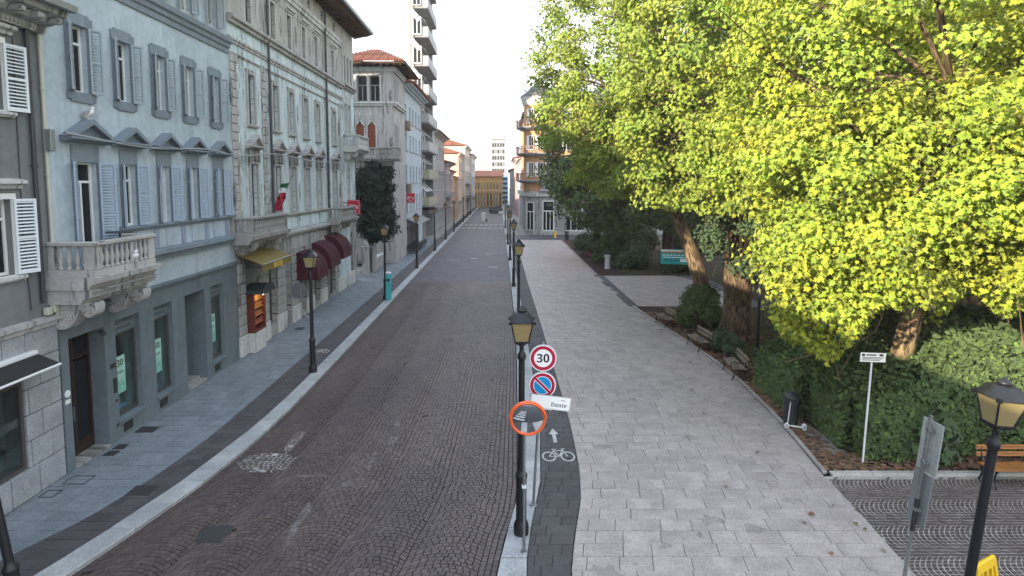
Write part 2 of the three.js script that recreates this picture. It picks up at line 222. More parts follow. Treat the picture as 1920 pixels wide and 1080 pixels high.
function pieces(parent, name, many, cells, tones, o, base = {}) {
  const { side = 0.05, bev = 0.006, drop = 0.006, count = 300 } = o;
  const mats = tones.map((t, i) => { const m = new THREE.MeshStandardMaterial({ map: T.granite, bumpMap: T.fine, bumpScale: 0.003, roughness: 0.66, ...base }); m.color.setRGB(...t); m.name = name + '_tone'; return m; });
  const bulk = new THREE.MeshStandardMaterial({ map: T.granite, bumpMap: T.fine, bumpScale: 0.003, roughness: 0.66, vertexColors: true, ...base }); bulk.name = name + '_bulk';
  const size = (c) => { const x = c.p[0][0], d = c.p[0][1]; return d < 10.1 || Math.abs(x) > 0.86 * d + 0.2 ? 1e6 + d : Math.hypot(x, d); };
  cells.sort((a, b) => size(a) - size(b));
  const P = [], N = [], U = [], K = [];
  cells.forEach((c, i) => {
    const w = fbm(c.p[0][0] / 24 + 3, c.p[0][1] / 24, 12, 12, 3, 17), t = Math.floor(clamp(0.5 + (w - 0.5) * 1.5 + rr(-0.4, 0.4), 0, 0.999) * tones.length), tone = tones[t], k = 1 + rr(-0.04, 0.04), col = { r: tone[0] * k, g: tone[1] * k, b: tone[2] * k, o: rr(0, 40) };
    if (i < count) { const p = [], n = [], u = []; prism(c.p, c.t, side, bev, drop, p, n, u, null, col); const m = new THREE.Mesh(bufGeo(p, n, u), mats[t]); m.castShadow = m.receiveShadow = true; m.name = name; parent.add(m); }
    else prism(c.p, c.t, side, bev, drop, P, N, U, K, col);
  });
  if (P.length) { const m = new THREE.Mesh(bufGeo(P, N, U, K), bulk); m.castShadow = m.receiveShadow = true; m.name = many; m.userData.kind = 'stuff'; parent.add(m); }
}
function slabRows(fa, fb, d0, d1, row, w0, w1, gap, y, jit = 0.003) {
  const cells = []; let k = 0;
  for (let d = d0; d < d1; d += row * rr(0.97, 1.03), k++) {
    const e = d + row - gap, a0 = fa(d) + gap, b0 = fb(d) - gap, a1 = fa(e) + gap, b1 = fb(e) - gap, cuts = [0]; let u = rr(0.3, 1) * w0 / (b0 - a0);
    while (u < 1 - 0.45 * w0 / (b0 - a0)) { cuts.push(u); u += rr(w0, w1) / (b0 - a0); } cuts.push(1);
    for (let i = 0; i + 1 < cuts.length; i++) { const s = cuts[i], t = cuts[i + 1], h = gap / 2, t0 = y + rr(-jit, jit); cells.push({ p: [[a0 + (b0 - a0) * s + (i ? h : 0), d], [a0 + (b0 - a0) * t - h, d], [a1 + (b1 - a1) * t - h, e], [a1 + (b1 - a1) * s + (i ? h : 0), e]], t: t0 }); }
  }
  return cells;
}
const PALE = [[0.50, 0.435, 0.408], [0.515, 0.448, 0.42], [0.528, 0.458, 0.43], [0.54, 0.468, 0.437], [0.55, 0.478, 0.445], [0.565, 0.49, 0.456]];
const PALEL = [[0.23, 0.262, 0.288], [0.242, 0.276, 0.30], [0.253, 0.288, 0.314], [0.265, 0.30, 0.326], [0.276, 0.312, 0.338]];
const DARK = [[0.088, 0.084, 0.088], [0.10, 0.094, 0.098], [0.077, 0.074, 0.079], [0.093, 0.087, 0.088], [0.11, 0.104, 0.105]];
const COB = [[0.085, 0.062, 0.061], [0.096, 0.071, 0.068], [0.104, 0.077, 0.072], [0.112, 0.082, 0.075], [0.118, 0.088, 0.083], [0.128, 0.095, 0.086], [0.142, 0.107, 0.094]];
const KERB = [[0.50, 0.51, 0.51], [0.54, 0.545, 0.54], [0.47, 0.48, 0.485]];

const road = struct('road', [sheet(roadL, roadR, 8.2, 44.2, ROAD - 0.012)], M.joint);
{ // cobbles in segmental arcs, straight courses along the kerbs
  const cells = [], pitch = 0.112, edge = 0.36, lanes = 5, rise = 0.26;
  for (let r = 0; r < (44 - 8.2) / pitch; r++) {
    for (let l = 0; l < lanes; l++) {
      const n = 10 + ((r + l) % 2), off = rr(-0.2, 0.2) / n;
      const at = (u, k) => { const dd = 8.2 + (r + k) * pitch + rise * (1 - (2 * u - 1) ** 2) - rise * 0.5, a = roadL(dd) + 0.14, b = roadR(dd) - edge; return [a + (b - a) * (l + u) / lanes, dd]; };
      for (let i = 0; i < n; i++) {
        const g = 0.0058, u0 = clamp(i / n + (i ? off : 0)) , u1 = clamp((i + 1) / n + (i < n - 1 ? off : 0)); if (u1 - u0 < 0.03) continue;
        const gu = g / 1.35, gk = g / pitch, j = () => rr(-0.006, 0.006), J = (p) => [p[0] + j(), p[1] + j()], t0 = ROAD + rr(-0.004, 0.004);
        if (rnd() < 0.0008) continue;
        cells.push({ p: [J(at(u0 + gu, gk)), J(at(u1 - gu, gk)), J(at(u1 - gu, 1 - gk)), J(at(u0 + gu, 1 - gk))], t: [t0 + rr(-0.003, 0.003), t0 + rr(-0.003, 0.003), t0 + rr(-0.003, 0.003), t0 + rr(-0.003, 0.003)] });
      }
    }
  }
  for (let c = 0; c < 3; c++) for (let d = 8.2; d < 44;) { const len = rr(0.13, 0.2), e = d + len - 0.012, o0 = edge - 0.115 * c - 0.006, o1 = o0 - 0.1; cells.push({ p: [[roadR(d) - o0, d], [roadR(d) - o1, d], [roadR(e) - o1, e], [roadR(e) - o0, e]], t: ROAD + rr(-0.003, 0.003) }); d += len; }
  for (let d = 8.2; d < 44;) { const len = rr(0.13, 0.2), e = d + len - 0.012; cells.push({ p: [[roadL(d) + 0.02, d], [roadL(d) + 0.13, d], [roadL(e) + 0.13, e], [roadL(e) + 0.02, e]], t: ROAD + rr(-0.003, 0.003) }); d += len; }
  pieces(road, 'cobble', 'cobbles', cells, COB, { side: 0.03, bev: 0.006, drop: 0.006 }, { roughness: 0.5 });
  // pale mortar smeared over the joints where the paving was patched
  const blob = (x, d, rx, rd, n = 22, j = 0.25) => { const pts = []; for (let i = 0; i < n; i++) { const a = i / n * 6.283, k = 1 + rr(-j, j); pts.push([x + Math.cos(a) * rx * k, d + Math.sin(a) * rd * k]); } const L = []; for (let i = 0; i < n; i++) { const p = pts[i], q = pts[(i + 1) % n]; L.push([[x, ROAD - 0.0035, -d], [p[0], ROAD - 0.0035, -p[1]], [q[0], ROAD - 0.0035, -q[1]]]); } return quads(L); };
  obj('mortar_joints', blob(-5.95, 15.1, 0.72, 0.55, 26, 0.12), M.mortar, road); obj('mortar_joints', blob(-5.7, 16.4, 0.16, 0.75), M.mortar, road);
  for (const [x, d, a, b] of [[-3.0, 16.5, 0.12, 0.28], [-3.05, 17.6, 0.1, 0.34], [-3.3, 15.1, 0.05, 0.6], [-4.25, 12.4, 0.1, 0.9], [-3.6, 14.0, 0.14, 0.2], [-4.7, 14.4, 0.4, 0.06]]) obj('mortar_joints', blob(x, d, a, b, 16, 0.4), M.mortarOld, road);
}
struct('junction', quads([[[-10.4, ROAD - 0.01, 40], [60, ROAD - 0.01, 40], [60, ROAD - 0.01, -8.2], [-10.4, ROAD - 0.01, -8.2]]]), M.asphalt);
const farRoad = struct('road', [sheet(roadL, roadR, 43.7, 260, ROAD - 0.004, 6)], M.farRoad);
const crossStreet = struct('cross_street', quads([[[roadR(77) , -0.02, -77], [60, -0.02, -77], [60, -0.02, -84.6], [roadR(84.6), -0.02, -84.6]]]), M.farRoad);
for (const d of [98.3, 106.5]) for (let k = 0; k < 8; k++) obj('crossing_mark', box(-5.9 + k * 0.86, ROAD, -d, 0.5, 0.004, 1.5), M.paint, farRoad);
for (let k = 0; k < 6; k++) obj('crossing_mark', box(-1.1, ROAD - 0.008, -(1.9 + k * 1.05), 2.0, 0.006, 0.5), M.paint, road);   // the crossing under the camera, seen in the traffic mirror
for (const [x, d, w, l] of [[-1.1, 62, 0.9, 0.35], [-2.5, 58, 0.5, 0.5], [-2.9, 71, 0.3, 0.4], [-0.6, 52, 0.8, 0.3], [-4.4, 57, 1.1, 0.2]]) obj('patch', box(x, ROAD, -d, w, 0.003, l), M.mortar, farRoad);
obj('manhole_cover', [box(-5.82, ROAD - 0.01, -11.87, 0.62, 0.013, 0.62), box(-5.82, ROAD, -11.87, 0.5, 0.008, 0.5)], M.ironDull, road);

// pavements
const pav = struct('pavement_right', [sheet(bikeR, paveR, 8, 77, -0.02), quads([[[7.3, -0.022, -34.6], [15.5, -0.022, -34.6], [15.5, -0.022, -46.6], [7.3, -0.022, -46.6]]])], M.jointPave);
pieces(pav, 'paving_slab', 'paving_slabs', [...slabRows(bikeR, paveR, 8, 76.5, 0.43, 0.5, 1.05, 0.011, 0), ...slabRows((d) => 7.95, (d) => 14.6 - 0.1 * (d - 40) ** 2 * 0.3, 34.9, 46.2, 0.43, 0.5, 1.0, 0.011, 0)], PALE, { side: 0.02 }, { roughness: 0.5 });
for (const [d0, d1] of [[34.6, 38.6], [40.0, 40.5], [41.5, 43.8], [46, 47]]) obj('dark_strip', sheet((d) => paveR(d) - 0.2, (d) => paveR(d) + 0.35, d0, d1, 0.006), M.farRoad, pav);
const bl = struct('bike_lane_right', [sheet(kerbR, bikeR, 8, 77, -0.02)], M.joint);
pieces(bl, 'dark_slab', 'dark_slabs', slabRows(kerbR, bikeR, 8, 76.5, 0.34, 0.3, 0.62, 0.008, 0), DARK, { side: 0.02 }, { roughness: 0.7 });
const kr = struct('kerb_right', [sheet(roadR, kerbR, 8, 260, -0.04)], M.jointPave);
pieces(kr, 'kerb_stone', 'kerb_stones', slabRows(roadR, kerbR, 8, 76.5, 1.0, 2, 3, 0.01, 0.002), KERB, { side: 0.12, bev: 0.012, drop: 0.012 });
pieces(kr, 'kerb_stone', 'kerb_stones_far', slabRows(roadR, (d) => roadR(d) + 0.45, 86, 190, 2.0, 2, 3, 0.01, 0.002), KERB, { side: 0.12, count: 0 });
const pavl = struct('pavement_left', [sheet(C(-11.2), bikeL, 7, 200, -0.02)], M.jointPave);
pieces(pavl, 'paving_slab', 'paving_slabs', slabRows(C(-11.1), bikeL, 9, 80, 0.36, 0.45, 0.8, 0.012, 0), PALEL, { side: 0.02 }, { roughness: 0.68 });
const bll = struct('bike_lane_left', [sheet(bikeL, kerbL, 7, 200, -0.02)], M.joint);
pieces(bll, 'dark_slab', 'dark_slabs', slabRows(bikeL, kerbL, 9, 100, 0.32, 0.3, 0.55, 0.008, 0), DARK, { side: 0.02 }, { roughness: 0.66 });
const kl = struct('kerb_left', [sheet(kerbL, roadL, 7, 260, -0.04)], M.jointPave);
pieces(kl, 'kerb_stone', 'kerb_stones', slabRows(kerbL, roadL, 9, 190, 1.0, 2, 3, 0.01, 0.002), KERB, { side: 0.12, bev: 0.012, drop: 0.012 });
struct('pavement_far_left', quads([[[-11, -0.006, -80], [-7.95, -0.006, -80], [-7.9, -0.006, -230], [-11, -0.006, -230]]]), M.concrete);
struct('pavement_far_right', quads([[[0.75, -0.006, -84.6], [30, -0.006, -84.6], [30, -0.006, -230], [0.75, -0.006, -230]]]), M.concrete);
// covers and gratings let into the paving
const cover = (x, d, w, l, par, m = M.ironDull) => obj('cover', [box(x, 0.001, -d, w, 0.006, l), ...Array.from({ length: 5 }, (_, k) => box(x - w / 2 + (k + 0.5) * w / 5, 0.007, -d, w / 14, 0.004, l * 0.86))], m, par);
cover(-10.15, 15.45, 0.3, 0.3, pavl); cover(-10.15, 15.85, 0.3, 0.3, pavl); cover(-10.1, 17.0, 0.55, 0.42, pavl); cover(-8.2, 13.5, 0.55, 0.45, bll); cover(-9.75, 29.3, 0.4, 0.5, pavl);
for (const [x, d, w, l] of [[-10.0, 14.0, 0.5, 0.4], [-10.2, 13.35, 0.32, 0.32]]) obj('cover_frame', [box(x - w / 2, 0.001, -d, 0.03, 0.006, l), box(x + w / 2, 0.001, -d, 0.03, 0.006, l), box(x, 0.001, -d - l / 2, w, 0.006, 0.03), box(x, 0.001, -d + l / 2, w, 0.006, 0.03)], M.ironDull, pavl);
// painted bicycle and arrow on the bike lanes
function bikeMark(x, d, par, s = 1, arrow = true) {
  const y = 0.0055, t = 0.035 * s, seg = (x0, d0, x1, d1) => { const L = Math.hypot(x1 - x0, d1 - d0), a = Math.atan2(d1 - d0, x1 - x0); return box(0, 0, 0, L, 0.003, t).rotateY(a).translate(x + (x0 + x1) / 2 * s, y, -(d + (d0 + d1) / 2 * s)); };
  const ring = (cx, cd) => strip(new THREE.RingGeometry(0.145 * s, 0.185 * s, 24).rotateX(-Math.PI / 2).scale(1, 1, 1.55).translate(x + cx * s, y + 0.003, -(d + cd * s)));
  obj('bicycle_mark', [ring(-0.24, 0), ring(0.24, 0), seg(-0.24, 0, -0.1, 0.34), seg(-0.1, 0.34, 0.13, 0.36), seg(0.13, 0.36, 0.02, 0.0), seg(0.02, 0, -0.1, 0.34), seg(-0.24, 0, 0.02, 0), seg(0.24, 0, 0.12, 0.45), seg(0.12, 0.45, 0.2, 0.47), seg(-0.16, 0.42, -0.04, 0.42)], M.paint, par);
  if (arrow) obj('arrow_mark', strip(new THREE.ShapeGeometry(shp([[-0.05, 0], [0.05, 0], [0.05, 0.55], [0.14, 0.55], [0, 0.95], [-0.14, 0.55], [-0.05, 0.55]])).rotateX(-Math.PI / 2).translate(x, y + 0.003, -(d + 0.85))), M.paint, par);
}
bikeMark(1.5, 15.25, bl, 1); bikeMark(-7.5, 25.2, bll, 0.8, false);

// little square at the lower right: cobbles in fans with pale joints
const sq = struct('square', quads([[[7.2, -0.0095, -7.7], [40, -0.0095, -7.7], [40, -0.0095, -14.2], [7.75, -0.0095, -14.2]]]), M.jointPale);
{
  const cells = [], pitch = 0.105, L = 1.05;
  for (let l = 0; l < 6; l++) for (let r = 0; r < 112; r++) {
    const n = 10, at = (u, k) => [6.6 + (r + k + (l % 2) * 0.5) * pitch - 0.3 * (1 - (2 * u - 1) ** 2), 7.85 + (l + u) * L];
    for (let i = 0; i < n; i++) {
      const gu = 0.0095 / L, gk = 0.1, u0 = i / n + gu, u1 = (i + 1) / n - gu, p = [at(u0, gk), at(u1, gk), at(u1, 1 - gk), at(u0, 1 - gk)].map((q) => [q[0] + rr(-0.005, 0.005), q[1] + rr(-0.005, 0.005)]);
      if (p.every((q) => q[0] < paveR(q[1]) + 0.06) || p.some((q) => q[1] > 14.14)) continue; for (const q of p) q[0] = Math.max(q[0], paveR(q[1]) + 0.03); cells.push({ p, t: -0.001 + rr(-0.003, 0.003) });
    }
  }
  pieces(sq, 'cobble', 'cobbles', cells, COB, { side: 0.02, bev: 0.006, drop: 0.006 }, { roughness: 0.6 });
  const ks = []; for (let x = 8.0; x < 26; x += 1.0) ks.push({ p: [[x, 14.2], [x + 0.985, 14.2], [x + 0.985, 14.36], [x, 14.36]], t: 0.06 });
  pieces(sq, 'kerb_stone', 'kerb_stones', ks, [[0.56, 0.54, 0.50], [0.6, 0.58, 0.54]], { side: 0.1, bev: 0.015, drop: 0.015, count: 12 });
}
// park: soil bed along the pavement, lawn behind, white edging stones
const park = struct('park_ground', [sheet((d) => paveR(d) + 0.1, C(90), 14.3, 34.6, -0.012, 0.7), sheet((d) => paveR(d) + 0.1, C(90), 46.6, 77, -0.012, 1.4), quads([[[15.4, -0.012, -34.6], [90, -0.012, -34.6], [90, -0.012, -46.6], [15.4, -0.012, -46.6]]])], M.lawn);
struct('soil_bed', [sheet((d) => paveR(d) + 0.1, (d) => paveR(d) + 1.35 + 0.25 * Math.sin(d * 1.7), 14.3, 34.6, 0.004, 0.5), quads([[[8.5, 0.002, -14.33], [26, 0.002, -14.33], [26, 0.002, -15.6], [8.5, 0.002, -15.6]]]), sheet((d) => paveR(d) + 0.1, (d) => paveR(d) + 2.2, 46.6, 77, 0.004, 1.4)], M.soil);
const edging = struct('edging_stones', sheet((d) => paveR(d) + 0.02, (d) => paveR(d) + 0.1, 14.3, 77, -0.004, 1), M.concrete);
{ const cs = []; for (let d = 14.35; d < 76; d += 1.02) if (!(d > 33.9 && d < 46.6)) cs.push({ p: [[paveR(d) + 0.015, d], [paveR(d) + 0.125, d], [paveR(d + 1) + 0.125, d + 1], [paveR(d + 1) + 0.015, d + 1]], t: 0.045 }); pieces(edging, 'edging_stone', 'edging_stones_far', cs, [[0.5, 0.45, 0.40], [0.55, 0.5, 0.46], [0.46, 0.41, 0.37]], { side: 0.06, bev: 0.01, drop: 0.01 }); }
const pad = struct('concrete_pad', [quads([[[8.02, 0.012, -15.4], [9.1, 0.012, -15.3], [9.0, 0.012, -17.4], [8.2, 0.012, -17.6]]])], M.concrete);
cover(8.65, 15.75, 0.45, 0.42, pad); cover(8.5, 16.9, 0.42, 0.35, pad); obj('round_cover', cyl(8.55, 0.013, -16.35, 0.15, 0.15, 0.01, 16), M.ironDull, pad);

{ // worn spots, spills and trodden gum on the pale slabs
  seed = 301; const L = []; for (let k = 0; k < 70; k++) { const d = 10.4 + 30 * rnd() ** 1.6, x = bikeR(d) + 0.3 + rnd() * (paveR(d) - bikeR(d) - 0.6), r = rnd() < 0.75 ? rr(0.015, 0.045) : rr(0.08, 0.26), n = 15, p = Array.from({ length: n }, (_, i) => { const a = i / n * 6.283, q = r * rr(0.35, 1.25); return [x + Math.cos(a) * q * 1.3, 0.0062, -(d + Math.sin(a) * q)]; }); for (let i = 0; i < n; i++) L.push([[x, 0.0062, -d], p[i], p[(i + 1) % n]]); }
  const o = obj('stains', quads(L), M.stain, pav); o.userData.kind = 'stuff'; seed = 8;
}
// ---------------------------------------------------------------- buildings: helpers. u runs along the facade, y up, z out of the wall
const bldg = (name, label, X, D0, cat = 'building') => thing(name, label, cat, X, 0, -D0, Math.PI / 2);
function wall(par, u0, u1, y0, y1, holes, m, t = 0.35, name = 'wall', z = 0) { return obj(name, ext(shp(rect(u0, u1, y0, y1), holes), t).translate(0, 0, z - t), m, par); }
const ring = (w, h, b, z, d) => [box(0, h - b, z, w, b, d), box(0, 0, z, w, b, d), box(-w / 2 + b / 2, b, z, b, h - 2 * b, d), box(w / 2 - b / 2, b, z, b, h - 2 * b, d)];
function shutterGeo(w, h, open, side) {
  const t = 0.04, s = 0.055, L = [box(s / 2, 0, 0, s, h, t), box(w - s / 2, 0, 0, s, h, t), box(w / 2, 0, 0, w - 2 * s, s * 1.3, t), box(w / 2, h - s, 0, w - 2 * s, s, t), box(w / 2, h * 0.47, 0, w - 2 * s, s, t)];
  const n = Math.round(h / 0.075);
  for (let k = 1; k < n; k++) { const y = k * h / n; if (Math.abs(y - h * 0.495) < 0.05) continue; L.push(box(0, -0.004, 0, w - 2 * s, 0.008, 0.045).rotateX(0.75).translate(w / 2, y, 0)); }
  const g = mergeGeometries(L); return side > 0 ? g.rotateY(-open) : g.rotateY(Math.PI + open);
}
function win(par, u, y0, y1, w, o = {}) {
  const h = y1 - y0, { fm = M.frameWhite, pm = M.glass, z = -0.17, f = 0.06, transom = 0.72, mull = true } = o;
  const fr = [...ring(w, h, f, z, 0.07)]; const ty = h * transom;
  if (mull) fr.push(box(0, f, z, f, (transom < 1 ? ty : h - f) - f, 0.06)); if (transom < 1) fr.push(box(0, ty, z, w - 2 * f, f, 0.065));
  const W = obj('window', fr, fm, par); W.position.set(u, y0, 0);
  const top = transom < 1 ? ty : h - f, hw = mull ? (w - 3 * f) / 2 : w - 2 * f;
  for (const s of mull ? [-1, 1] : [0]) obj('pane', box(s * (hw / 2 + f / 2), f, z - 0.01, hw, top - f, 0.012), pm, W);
  if (transom < 1) obj('pane', box(0, ty + f, z - 0.01, w - 2 * f, h - ty - 2 * f, 0.012), o.pm2 || pm, W);
  if (o.curtain) obj('curtain', Array.from({ length: 6 }, (_, k) => box(-w / 2 + (k + 0.5) * w / 6, 0.05, z - 0.07 - 0.015 * (k % 2), w / 6, h - 0.1, 0.01)), M.flagWhite, W);
  if (o.sur) { const { m, side = 0.14, top: tp = 0.18, bot = 0.16, d = 0.05, ears = 0 } = o.sur, q = [box(-w / 2 - side / 2, 0, d / 2, side, h, d), box(w / 2 + side / 2, 0, d / 2, side, h, d), box(0, h, d / 2 + 0.001, w + 2 * side + 2 * ears, tp, d), box(0, -bot, d / 2 + 0.001, w + 2 * side + 2 * ears, bot, d)]; if (ears) q.push(box(0, h + tp, d / 2, w + side, 0.06, d * 0.9), box(0, -bot - 0.05, d / 2, w + side, 0.05, d * 0.9)); obj('surround', q, m, W); }
  if (o.sill) obj('sill', prof([[0, -0.14], [0.07, -0.14], [0.1, -0.1], [0.13, -0.09], [0.13, -0.03], [0, 0]], -w / 2 - 0.2, w / 2 + 0.2), o.sill, W);
  if (o.lintel) obj('lintel', prof([[0, 0], [0.07, 0], [0.1, 0.07], [0.2, 0.11], [0.2, 0.18], [0, 0.22]], -w / 2 - 0.28, w / 2 + 0.28).translate(0, h + (o.lintelUp ?? 0.25), 0), o.lintelM || M.stonePale, W);
  if (o.sh) for (const s of [-1, 1]) { const g = shutterGeo(o.sh.w, h, o.sh.open ?? 0.35, s); const q = obj('shutter', g, o.sh.m, W); q.position.set(s * w / 2, 0, 0.07); }
  if (o.ped) {
    const { m, up = 0.42, hw: pw = w / 2 + 0.3, ph = 0.5, panel } = o.ped, yb = h + up;
    obj('pediment', [prof([[0, 0], [0.14, 0], [0.2, 0.05], [0.3, 0.07], [0.3, 0.13], [0, 0.13]], -pw, pw).translate(0, yb, 0), ext(shp([[-pw - 0.03, 0.13], [-pw + 0.16, 0.13], [0, ph - 0.13], [pw - 0.16, 0.13], [pw + 0.03, 0.13], [0, ph]]), 0.3).translate(0, yb, 0), ext(shp([[-pw + 0.14, 0.13], [pw - 0.14, 0.13], [0, ph - 0.12]]), 0.12).translate(0, yb, 0)], m, W);
    if (panel) obj('panel', [cbox(0, h + 0.14, 0.045, w + 0.1, up - 0.2, 0.09, 0.02), cbox(-w / 2 - 0.13, h + 0.06, 0.07, 0.11, up - 0.06, 0.14, 0.02), cbox(w / 2 + 0.13, h + 0.06, 0.07, 0.11, up - 0.06, 0.14, 0.02)], panel, W);
  }
  return W;
}
function row(par, us, y0, y1, w, o) { let a = null; us.forEach((u) => { if (a) { const c = a.clone(); c.position.x = u; par.add(c); const cur = rnd() < 0.35; for (const q of c.children) { if (q.name === 'shutter') q.rotation.y += rr(-0.12, 0.16) * (q.position.x > 0 ? -1 : 1); if (q.name === 'pane' && cur && q.material === M.glass) q.material = M.curtainGlass; } } else a = win(par, u, y0, y1, w, o); }); return a; }
const holes = (us, w, y0, y1) => us.map((u) => rect(u - w / 2, u + w / 2, y0, y1));
const cornice = (H, out, tall) => [[0, H - tall], [out * 0.25, H - tall], [out * 0.3, H - tall * 0.7], [out * 0.55, H - tall * 0.62], [out * 0.65, H - tall * 0.4], [out * 0.95, H - tall * 0.3], [out, H - tall * 0.08], [out, H], [0, H]];
const band = (y0, y1, out) => [[0, y0], [out * 0.5, y0], [out * 0.6, y0 + (y1 - y0) * 0.4], [out, y0 + (y1 - y0) * 0.55], [out, y1 - 0.01], [0, y1 + 0.02]];
function body2(par, len, H, depth, m, z0, shopH, shopZ) { return obj('body', [box(len / 2, shopH, z0 - depth / 2, len - 0.02, H - 0.02 - shopH, depth), box(len / 2, 0.001, shopZ - (depth + z0 - shopZ) / 2, len - 0.02, shopH - 0.001, depth + z0 - shopZ), box(0.05, 0.002, (shopZ - 0.52) / 2, 0.08, shopH - 0.004, -shopZ - 0.53), box(len - 0.05, 0.002, (shopZ - 0.52) / 2, 0.08, shopH - 0.004, -shopZ - 0.53)], m, par); }
function body(par, len, H, depth, m, z0 = -0.36) { return obj('body', box(len / 2, 0.001, z0 - depth / 2, len - 0.02, H - 0.02, depth), m, par); }
function pitched(par, len, H, depth, ov, rise, m, over = 0.0) { return obj('roof', prof([[ov, H - 0.1], [ov + 0.02, H], [-depth / 2, H + rise], [-depth - ov, H], [-depth - ov, H - 0.1]], -over, len + over), m, par); }
const BALU = [[0.035, 0], [0.06, 0.01], [0.06, 0.05], [0.035, 0.07], [0.03, 0.1], [0.062, 0.22], [0.055, 0.3], [0.028, 0.42], [0.04, 0.46], [0.04, 0.5], [0.06, 0.51], [0.06, 0.55], [0, 0.55]];
function balcony(par, u0, u1, out, y, o = {}) {
  const { m = M.stone, hb = 0.55, plinth = 0.12, rail = 0.1, step = 0.2, slab = 0.3, wide = 0.16 } = o, k = hb / 0.55, w = u1 - u0, um = (u0 + u1) / 2, top = y + plinth + hb;
  const B = obj('balcony', [prof([[0, y - slab], [out - 0.12, y - slab], [out - 0.05, y - slab * 0.6], [out + 0.1, y - slab * 0.45], [out + 0.12, y - 0.02], [out + 0.12, y], [0, y]], u0 - 0.1, u1 + 0.1)], m, par);
  obj('plinth', [box(um, y, out - wide / 2, w, plinth, wide), box(u0 + wide / 2, y, (out - wide) / 2, wide, plinth, out - wide), box(u1 - wide / 2, y, (out - wide) / 2, wide, plinth, out - wide)], m, B);
  obj('rail', [cbox(um, top, out - wide / 2, w + 0.08, rail, wide + 0.08, 0.02), cbox(u0 + wide / 2, top, (out - wide) / 2 - 0.02, wide + 0.08, rail, out - wide - 0.04, 0.02), cbox(u1 - wide / 2, top, (out - wide) / 2 - 0.02, wide + 0.08, rail, out - wide - 0.04, 0.02)], m, B);
  for (const [u, z] of [[u0 + 0.13, out - 0.13], [u1 - 0.13, out - 0.13], [u0 + wide / 2, 0.08], [u1 - wide / 2, 0.08]]) obj('post', cbox(u, y + plinth, z, z > 0.1 ? 0.26 : wide, hb, z > 0.1 ? 0.26 : 0.16, 0.012), m, B);
  const bg = lathe(BALU.map((p) => [p[0] * 1.05, p[1] * k]), 10), put = (u, z) => { const q = new THREE.Mesh(bg, m); q.castShadow = q.receiveShadow = true; q.name = 'baluster'; q.position.set(u, y + plinth, z); B.add(q); };
  for (let u = u0 + 0.36; u < u1 - 0.3; u += step) put(u, out - wide / 2);
  for (let z = 0.26; z < out - 0.3; z += step) { put(u0 + wide / 2, z); put(u1 - wide / 2, z); }
  return B;
}
function scroll(par, u, y, out, tall, m, w = 0.32) { // scrolled bracket under a balcony
  const s = new THREE.Shape(); s.moveTo(0, 0); s.lineTo(out, 0); s.bezierCurveTo(out + 0.06, -0.1, out + 0.02, -0.34, out - 0.17, -0.33); s.bezierCurveTo(out - 0.33, -0.3, out - 0.3, -0.12, out - 0.36, -0.14); s.bezierCurveTo(out * 0.5, -tall * 0.3, out * 0.55, -tall, 0.12, -tall); s.bezierCurveTo(0.05, -tall, 0, -tall * 0.9, 0, -tall * 0.8); s.lineTo(0, 0);
  const g = [ext(s, w, 0.015).rotateY(-Math.PI / 2).translate(u + w / 2, y, 0)];
  for (const sd of [-1, 1]) for (const [z, yy, r] of [[out - 0.15, -0.18, 0.11], [out - 0.15, -0.18, 0.05], [0.27, -tall * 0.55, 0.2], [0.27, -tall * 0.55, 0.12], [0.27, -tall * 0.55, 0.05]]) g.push(strip(new THREE.TorusGeometry(r, 0.018, 6, 18).rotateY(Math.PI / 2).translate(u + sd * (w / 2 + 0.02), y + yy, z)));
  return obj('bracket', g, m, par);
}
function quoins(par, u, w, y0, y1, step, m) { let k = 0; for (let y = y0; y < y1 - 0.1; y += step, k++) obj('quoin', cbox(u + (k % 2 ? -0.03 : 0.03), y + 0.012, 0.03, w + (k % 2 ? -0.06 : 0.06), step - 0.024, 0.06, 0.014), m, par); }
const pipe = (par, u, y0, y1, z, r, m) => obj('drainpipe', [bar([u, y0, z], [u, y1, z], r, 8), ...[0.2, 0.5, 0.8].map((t) => cyl(u, y0 + (y1 - y0) * t, z, r * 1.35, r * 1.35, 0.06, 8))], m, par);

